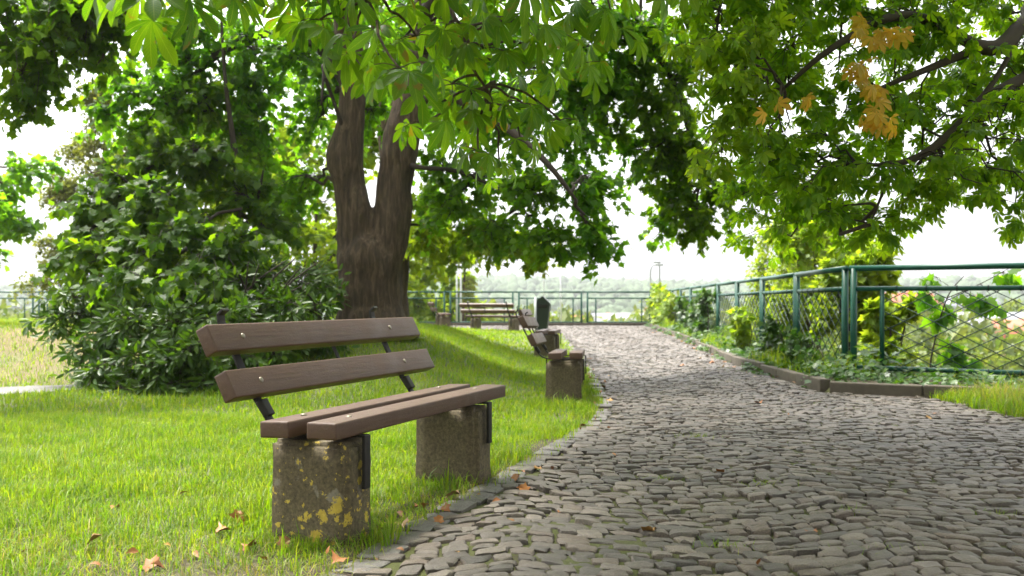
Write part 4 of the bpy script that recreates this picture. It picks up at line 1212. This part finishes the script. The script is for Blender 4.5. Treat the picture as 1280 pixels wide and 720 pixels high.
def lawn_keep(X, Y):
    s_ = soil_attr(X, Y)
    nz = np.sin(X * 3.1 + 1.3 * np.sin(Y * 2.2)) * np.sin(Y * 2.7 + .8 * X)
    p = np.clip(1.0 - .9 * np.clip(s_, 0, 1) + .25 * nz, .07, 1)
    p = p * np.where(dry_attr(X, Y) > .3, .35, 1)
    vis = np.abs(X) < .56 * Y + 1.2
    c = np.interp(X, [-14, -9, -6.4, -4.6, -3.5, -2], [8.2, 9.0, 9.75, 10.5, 11.3, 12.6])
    gp = (np.abs(Y - c) < .55) & (X < -3.6)
    return vis & (kl(Y) - X > -.02 + .05 * nz) & (rng.random(len(X)) < p) & ~gp
g = blades(260000, (-4.5, .9), (2.0, 8.0), (.03, .085), (.0014, .0028), lawn_keep, 'grass', M['grass'], lean=.85)
h = blades(150000, (-9, 1.4), (8.0, 18), (.035, .09), (.003, .0050), lawn_keep, 'grass', M['grass'], lean=.7)
f_ = blades(60000, (-16, 1.4), (18, 35), (.04, .09), (.006, .011), lawn_keep, 'grass', M['grass'])
for b in (h, f_):
    g.v += b.v; g.f += [q_ + g.n for q_ in b.f]; g.n += b.n
tag(g.build('grass', M['grass'], kind='stuff'), 'lush bright green lawn grass left of the path', 'grass')
# taller straggling grass round the bench feet and along the edges
def tall_keep(X, Y):
    k = np.zeros(len(X), bool)
    for (cx, cy, r1) in [(-.80, 3.74, .10), (-1.0, 3.86, .12), (-.46, 3.82, .10), (-.50, 5.15, .16), (-.33, 5.0, .10), (.5, 9.6, .35), (.85, 9.9, .22), (.7, 10.8, .3), (-1.1, 4.3, .25), (.6, 17, .5)]:
        k |= (np.hypot(X - cx, Y - cy) < r1)
    k |= (np.abs(X - kl(Y) + .16) < .10) & (np.sin(Y * 5 + 3 * np.sin(Y * 1.7)) > .2) & (Y > 5.2)
    return k & (kl(Y) - X > .0)
g = blades(110000, (-1.6, 1.4), (3.2, 18), (.05, .13), (.0018, .0034), tall_keep, 'grass', M['grass'], lean=.6)
tag(g.build('grass', M['grass'], kind='stuff'), 'taller straggling grass round the bench feet and lawn edge', 'grass')
g = blades(16000, (-3.5, .2), (2.6, 6.0), (.03, .07), (.0014, .0026), lambda X, Y: (kl(Y) - X > .02) & (rng.random(len(X)) < np.clip(soil_attr(X, Y) * 1.4 + .08, 0, 1)), 'dry_grass', M['dry_grass'], lean=1.6)
tag(g.build('dry_grass', M['dry_grass'], kind='stuff'), 'flattened straw and dry blades on the worn ground by the near bench', 'grass')
g = blades(11000, (3.7, 7.5), (7.45, 9.9), (.10, .24), (.002, .0042), lambda X, Y: patch(X, Y) & (X < kr(Y) - .1) & (rng.random(len(X)) < np.clip((X - 3.8) * 2.5, .15, 1)), 'dry_grass', M['dry_grass'], lean=.8)
tag(g.build('dry_grass', M['dry_grass'], kind='stuff'), 'rough dry grass patch at the right edge of the path', 'grass')
g = blades(26000, (3.1, 5.2), (10.2, 35), (.10, .28), (.003, .006), lambda X, Y: (X > kr(Y) - .03 + .08 * (Y < 13)) & (X < fence_x(Y) + .3) & (np.sin(Y * 1.1 + .5) > -.2), 'grass', M['grass'], lean=.7)
tag(g.build('grass', M['grass'], kind='stuff'), 'long grass in the planted strip along the fence', 'grass')

g = blades(24000, (3.6, 7.5), (7.4, 9.9), (.07, .18), (.002, .004), lambda X, Y: patch(X + .12, Y + .08) & (X < kr(Y) - .1), 'grass', M['grass'], lean=.8)
tag(g.build('grass', M['grass'], kind='stuff'), 'green grass patch at the right edge of the path below the kerb', 'grass')
# small weeds in the joints of the path
wl = [(625, 640, 'largest grass tuft in the middle of the cobbles'), (905, 683, 'grass tuft low on the right of the cobbles'), (955, 605, 'grass tuft on the cobbles straight below the corner post'), (830, 600, 'small grass tuft on the cobbles in the middle distance'), (1245, 645, 'grass tuft at the right edge of the cobbles'), (870, 545, 'thin far grass tuft on the cobbles'), (1100, 690, 'thin grass tuft near the bottom right of the cobbles')]
wl[0] = (952, 606, 'largest grass tuft in the middle of the cobbles'); wl[2] = (1060, 640, 'grass tuft on the cobbles straight below the corner post')
def tuft(px, py, n=60, r1=.06, hh=(.02, .06)):
    d = F * CAMZ / (py - 374); x = (px - 640) * d / F
    a = rng.uniform(0, 6.283, n); rr_ = np.abs(rng.normal(0, r1, n))
    mb = MB()
    for i in range(n):
        p = np.array([rr_[i] * math.cos(a[i]) * 1.4, rr_[i] * math.sin(a[i]), -.012]); H = rng.uniform(*hh)
        t_ = np.array([rng.normal(0, .5), rng.normal(0, .5), 1]); s_ = np.array([math.cos(a[i] * 3), math.sin(a[i] * 3), 0]) * .0016
        mb.add([p - s_, p + s_, p + t_ * H * .5 + s_ * .7, p + t_ * H * .5 - s_ * .7], [(0, 1, 2, 3)])
        mb.add([p + t_ * H * .5 - s_ * .7, p + t_ * H * .5 + s_ * .7, p + t_ * H + np.array([t_[0], t_[1], -.5]) * H * .3], [(0, 1, 2)])
    return mb, (x, d, 0)
for px, py, lab in wl:
    mb, loc = tuft(px, py)
    o = mb.build('weed_tuft', M['grass']); o.location = loc
    tag(o, lab, 'weed', 'weeds in the joints of the cobbles')

# ------------------------------------------------------------------ ivy and ground cover along the fence
def ivy_mass(n, keep, zr, name, label, m, size, xr, yr):
    X = rng.uniform(*xr, n); Y = rng.uniform(*yr, n); k = keep(X, Y); X, Y = X[k], Y[k]; n = len(X)
    Z = land(X, Y) + rng.uniform(0, 1, n) ** 1.5 * zr(X, Y)
    pos = np.stack([X, Y, Z], -1)
    a = rng.uniform(0, 6.283, n)
    ax = norm(np.stack([np.cos(a), np.sin(a), rng.normal(-.2, .3, n)], -1))
    up = norm(np.stack([rng.normal(0, .4, n), rng.normal(-.25, .4, n), np.ones(n)], -1))
    b = MB(); leaves(b, MAPLE, pos, ax, up, rng.uniform(.6, 1.2, n) * size)
    o = b.build(name, m, smooth=True, kind='stuff'); tag(o, label, 'ivy'); return o
ivy_mass(9000, lambda X, Y: (Y < front_y(X) + .5) & (X > kr(Y) + .06), lambda X, Y: .05 + .12 * (np.sin(X * 6) * .5 + .5), 'ivy', 'dark ivy carpet under the front fence section', M['ivy'], .07, (3.2, 8.5), (7.5, 11.4))
ivy_mass(22000, lambda X, Y: (X > kr(Y) - .03 + .10 * np.sin(Y * 2.3) - .06 * (Y > 12)) & (X < fence_x(Y) + .6) & (Y > 10.4), lambda X, Y: .06 + .30 * (np.sin(Y * 1.9) * .5 + .5) * np.clip((X - kr(Y)) / .5, .35, 1), 'ivy', 'ivy and weeds covering the strip along the long fence', M['ivy'], .085, (3.1, 5.8), (10.3, 35.6))
def climber(label, y, h, wd, n, m, size=.11):
    x = fence_x(y) - .04
    t = Tree('climbing_plant', label, (x - .12, y, float(land(x - .12, y))), 'climber')
    for k in range(3):
        t.limb([t.base - (0, 0, .1), t.base + (rng.normal(0, .03), rng.normal(0, wd * .4), h * .5), t.base + (rng.normal(0, .05), rng.normal(0, wd * .6), h)], [.010, .008, .004], 5)
    for i in range(n):
        t.spray(t.base + (rng.normal(-.06, .08), rng.normal(0, wd * .5), rng.uniform(.05, h)), (.14, wd * .35, .16), 10, 6, MAPLE, m, size, tw_r=.003, limb_r=.005, facing=(-.7, -.4, 0))
    t.finish('twig')
climber('ivy climbing the long fence at its second post pair', 13.9, .55, .3, 5, 'ivy')
climber('broad light leaves climbing the long fence near its third post pair', 16.6, .6, .3, 5, 'lime', .13)
climber('dark climber on the middle of the long fence', 21.6, .95, .5, 10, 'ivy', .12)
climber('dark climber further along the long fence', 25.2, .85, .7, 10, 'ivy', .12)
climber('yellow-green creeper smothering the far end of the long fence', 31.0, 1.15, 1.6, 26, 'lime', .14)
climber('yellow-green creeper in the corner where the two far fences meet', 34.2, 1.25, 1.0, 18, 'lime', .15)
climber('leafy weeds at the foot of the fence corner', 11.9, .32, .4, 8, 'ivy', .09)

# ------------------------------------------------------------------ fallen leaves
protos = []
for k in range(5):
    V, Fc, UV = MAPLE if k % 2 else (CH_LO[0][:12], CH_LO[1][:6], CH_LO[2][:12])
    V = V.copy()
    if k % 2 == 0: V -= V.mean(0)
    V[:, 2] += .25 * np.sin(V[:, 0] * 4 + k) * .3 + .18 * np.cos(V[:, 1] * 5 + k)
    b = MB(); b.add(V, Fc); o = b.build('fallen_leaf', M['fallen'], smooth=True)
    protos.append(o.data); bpy.data.objects.remove(o)
places = []
for px, py in [(768, 572), (510, 660), (620, 628), (545, 655), (470, 700), (260, 712), (315, 690), (165, 700), (105, 690), (600, 620), (640, 655), (560, 640), (500, 690), (808, 665), (745, 610), (690, 590), (900, 592), (985, 516), (1165, 525), (1140, 528), (1168, 520), (945, 500), (880, 470), (850, 455), (700, 640), (375, 705), (430, 712), (30, 700), (640, 602), (655, 590), (950, 710), (1020, 668), (230, 620), (300, 655), (570, 690), (60, 655), (140, 640), (210, 690), (180, 715), (330, 705), (410, 700), (280, 670), (120, 718), (350, 690), (245, 700), (475, 672), (530, 640), (500, 650), (560, 625), (590, 612)]:
    d = F * CAMZ / (py - 374.0); places.append(((px - 640) * d / F, d, 1))
for i in range(110):       # drift along the path edges
    y = rng.uniform(4.2, 22) if i % 3 == 0 else rng.uniform(10.6, 30)
    x = float(kl(y)) + rng.normal(-.02, .1) if i % 3 == 0 else float(kr(y)) - abs(rng.normal(.12, .14))
    places.append((x, y, 1))
for i, (x, y, _) in enumerate(places):
    o = bpy.data.objects.new('fallen_leaf', protos[i % 5]); col.objects.link(o)
    s_ = rng.uniform(.05, .085) * (1 if y < 9 else 1.25)
    z = float(land(x, y)) + (.012 if in_path(np.array([x]), np.array([y]))[0] else .03)
    o.location = (x, y, z); o.scale = (s_, s_, s_)
    o.rotation_euler = (rng.normal(0, .3), rng.normal(0, .3), rng.uniform(0, 6.28))
    tag(o, 'small fallen orange-brown leaf lying on the ground', 'leaf', 'fallen leaves on the path and lawn')

# ------------------------------------------------------------------ poles, lamps and wire beyond the far railing
def pole(px, d, ztop, r1, lab):
    x = (px - 640) * d / F; z = float(land(x, d)) - .3
    b = MB(); b.tube([(0, 0, 0), (0, 0, ztop - z - .02), (0, 0, ztop - z)], [r1, r1, r1 * .6], 8)
    o = b.build('metal_pole', M['white_pole'], smooth=True); o.location = (x, d, z); tag(o, lab, 'pole', 'white poles beyond the far railing')
pole(571, 37.2, 2.25, .035, 'left one of the close pair of white poles at the railing')
pole(576, 37.2, 2.25, .035, 'right one of the close pair of white poles at the railing')
pole(680, 37.2, 2.9, .026, 'white pole rising behind the litter bin')
pole(701, 37.2, 1.9, .03, 'white pole just right of the litter bin')
b = MB(); b.tube(bez(P(545, 331, 37.2), P(686, 331.5, 37.2), -.004, 10, 0), .008, 5)
tag(b.build('wire_line', M['cable']), 'thin wire strung level between the white poles', 'wire')
def lamp(px, d, pxtop, arm, lab):
    x = (px - 640) * d / F; z = float(land(x, d)) - .2; zt = P(px, pxtop, d)[2]
    root = empty('street_lamp', (x, d, z), lab, 'street lamp', 0, 'street lamps beyond the far corner')
    b = MB(); h_ = zt - z
    b.tube([(0, 0, 0), (0, 0, h_ - .3), (arm * .1, 0, h_ - .1), (arm * .35, 0, h_), (arm, 0, h_ + .02)], [.05, .045, .04, .035, .03], 8)
    b.build('post', M['galv'], root, smooth=True)
    b = MB(); b.box((arm, 0, h_), (.34, .14, .09), None, .02); b.build('lamp_head', M['galv'], root)
lamp(813, 46, 331, .42, 'tall lamp post with a short bent arm beyond the fence corner')
lamp(824.5, 48, 328, -.12, 'slim lamp post right of the bent-arm lamp')

# ------------------------------------------------------------------ the valley: houses, trees, wooded hills
def house(px, d, wid, dep, wall_h, roof_h, wm, rm, lab, rz=0, ptop=None):
    x = (px - 640) * d / F; ztop = P(px, ptop, d)[2]
    z = float(land(x, d)) - .5
    wall_h = max(3, ztop - roof_h - z)
    root = empty('house', (x, d, z), lab, 'house', rz)
    b = MB(); b.box((0, 0, wall_h / 2), (wid, dep, wall_h)); b.build('wall', M[wm], root)
    b = MB(); e = .5
    V = [(-wid/2-e, -dep/2-e, wall_h-.1), (wid/2+e, -dep/2-e, wall_h-.1), (wid/2+e, dep/2+e, wall_h-.1), (-wid/2-e, dep/2+e, wall_h-.1), (-wid/2-e, 0, wall_h+roof_h), (wid/2+e, 0, wall_h+roof_h)]
    b.add(V, [(0, 1, 5, 4), (2, 3, 4, 5), (1, 2, 5), (3, 0, 4), (3, 2, 1, 0)])
    ro = b.build('roof', M[rm], root)
    b = MB(); b.box((wid * .25, .8, wall_h + roof_h * .9), (.7, .7, 1.8)); b.build('chimney', M['roof_red'], ro)
    nx = max(2, int(wid / 3))
    for fl in range(min(3, int(wall_h / 2.8))):
        for i in range(nx):
            cx = -wid / 2 + wid * (i + .5) / nx; cz = wall_h - 1.6 - fl * 2.8
            b = MB(); b.box((cx, -dep / 2 - .03, cz), (1.15, .1, 1.4)); fr = b.build('window', M['frame'], root)
            b = MB(); b.box((cx, -dep / 2 - .09, cz), (.95, .06, 1.2)); b.build('pane', M['glass'], fr)
house(792, 120, 11, 9, 6, 3.0, 'plaster', 'roof_grey', 'grey-roofed house in the valley just left of the far fence corner', .5, 391)
house(1268, 95, 9, 8, 6, 2.4, 'plaster', 'roof_grey', 'white house with a grey roof at the right edge beyond the diamond wire', -.3, 390)
house(1292, 88, 7, 6, 5, 2.0, 'plaster_pink', 'roof_red', 'pink-walled house at the right edge below the white house', -.2, 399)
house(1122, 150, 12, 9, 6, 3.4, 'plaster', 'roof_red', 'red-roofed house seen through the first diamonds of the wire', .35, 366)
house(660, 190, 14, 10, 6, 3.5, 'plaster', 'roof_grey', 'pale far house behind the benches beyond the railing', -.4, 392)
house(745, 210, 12, 9, 6, 3.5, 'plaster', 'roof_red', 'small far house in the valley right of the litter bin', .2, 394)
house(1210, 200, 12, 9, 6, 3.4, 'plaster', 'roof_grey', 'far grey-roofed house above the sycamore shoot', .2, 372)

def valley_tree_proto(seed, h, r):
    """round valley tree in unit size with a crown of leaf clumps"""
    g_ = np.random.default_rng(seed)
    n = 2600
    lob = norm(g_.normal(0, 1, (11, 3))) * np.array([r, r, h * .33]) * .6 + np.array([0, 0, h * .62])
    c = lob[g_.integers(0, 11, n)]
    pos = c + norm(g_.normal(0, 1, (n, 3))) * (g_.uniform(.55, 1.0, (n, 1))) * np.array([r * .5, r * .5, h * .17])
    ax = norm(g_.normal(0, 1, (n, 3)) - (0, 0, .3)); up = norm(g_.normal(0, .6, (n, 3)) + (0, -.3, 1))
    b = MB(); leaves(b, OVAL, pos, ax, up, g_.uniform(.5, 1.0, n) * .85)
    t_ = MB(); t_.tube([(0, 0, -.5), (0, 0, h * .4), (.1, 0, h * .75)], [.3, .22, .08], 8)
    return b, t_
root = empty('valley_tree', (0, 0, 0), 'x', 'tree', 0, 'trees in the valley beyond the fences')
vp = []
for s_ in range(3):
    cb, tb_ = valley_tree_proto(50 + s_, 11, 4.4)
    co_ = cb.build('crown', M['valley_leaf'], smooth=True); to_ = tb_.build('trunk', M['twig'], smooth=True)
    vp.append((co_.data, to_.data)); bpy.data.objects.remove(co_); bpy.data.objects.remove(to_)
bpy.data.objects.remove(root)
vt = []
for px, d, top in [(515, 75, 372), (545, 95, 378), (580, 70, 380), (610, 110, 383), (640, 85, 388), (690, 75, 386), (715, 130, 384), (760, 90, 392), (735, 65, 396), (830, 100, 372), (660, 150, 381), (600, 160, 376), (20, 80, 372), (60, 100, 366), (-30, 90, 375),
                   (1085, 60, 378), (1120, 75, 384), (1160, 62, 392), (1200, 80, 380), (1230, 60, 410), (1250, 110, 378), (1100, 48, 405), (1180, 50, 425), (1150, 110, 372), (1240, 48, 440), (1130, 44, 430), (1290, 130, 374), (1330, 70, 390), (1340, 100, 372), (870, 60, 372), (940, 70, 375), (1010, 80, 370), (975, 55, 390)]:
    vt.append((px, d, top))
for i, (px, d, top) in enumerate(vt):
    x = (px - 640) * d / F; z = float(land(x, d)); zt = P(px, top, d)[2]; s_ = max(.45, (zt - z) / 10.6)
    side = 'behind the far railing' if px < 860 else 'behind the right-hand fences'
    r = empty('valley_tree', (x, d, z), 'hazy yellow-green tree crown in the valley ' + side, 'tree', rng.uniform(0, 6.28), 'valley trees ' + side)
    r.scale = (s_ * rng.uniform(.8, 1.1), s_ * rng.uniform(.8, 1.1), s_)
    for me, nm in zip(vp[i % 3], ('crown', 'trunk')):
        o = bpy.data.objects.new(nm, me); col.objects.link(o); o.parent = r

bm = bmesh.new(); bmesh.ops.create_icosphere(bm, subdivisions=2, radius=1)
IV = np.array([v.co[:] for v in bm.verts]); IF = np.array([[v.index for v in f.verts] for f in bm.faces]); bm.free()
mb = MB(); n = 0
while n < 8000:
    d = rng.uniform(260, 1000); a = rng.uniform(-.62, .62); x = d * math.tan(a) if abs(a) < .6 else 0; y = d
    if d < 330 and (abs(math.sin(x * .05) * math.sin(y * .04)) < .55): n += 1; continue
    z = float(land(x, y)); s_ = rng.uniform(1.6, 3.6) * (.6 + d / 1000)
    k = 1 + rng.normal(0, .22, len(IV))
    mb.add(IV * k[:, None] * (s_, s_, s_ * rng.uniform(.8, 1.3)) + (x, y, z + s_ * .35), IF); n += 1
o = mb.build('forest', M['far_forest'], smooth=True, kind='stuff'); tag(o, 'hazy wooded hillside closing the view beyond the valley', 'forest')

# ------------------------------------------------------------------ haze
b = MB(); b.box((0, 780, 10), (3200, 1660, 80))
hz = b.build('haze', None, kind='stuff')
m = bpy.data.materials.new('haze_air'); m.use_nodes = True; t = m.node_tree; t.nodes.clear()
out = t.nodes.new('ShaderNodeOutputMaterial'); pv = t.nodes.new('ShaderNodeVolumePrincipled')
pv.inputs['Color'].default_value = (.93, .95, 1, 1); pv.inputs['Density'].default_value = .00038; pv.inputs['Anisotropy'].default_value = .3
t.links.new(pv.outputs[0], out.inputs['Volume']); hz.data.materials.append(m)
tag(hz, 'thin bright haze that pales the valley and hills', 'haze')
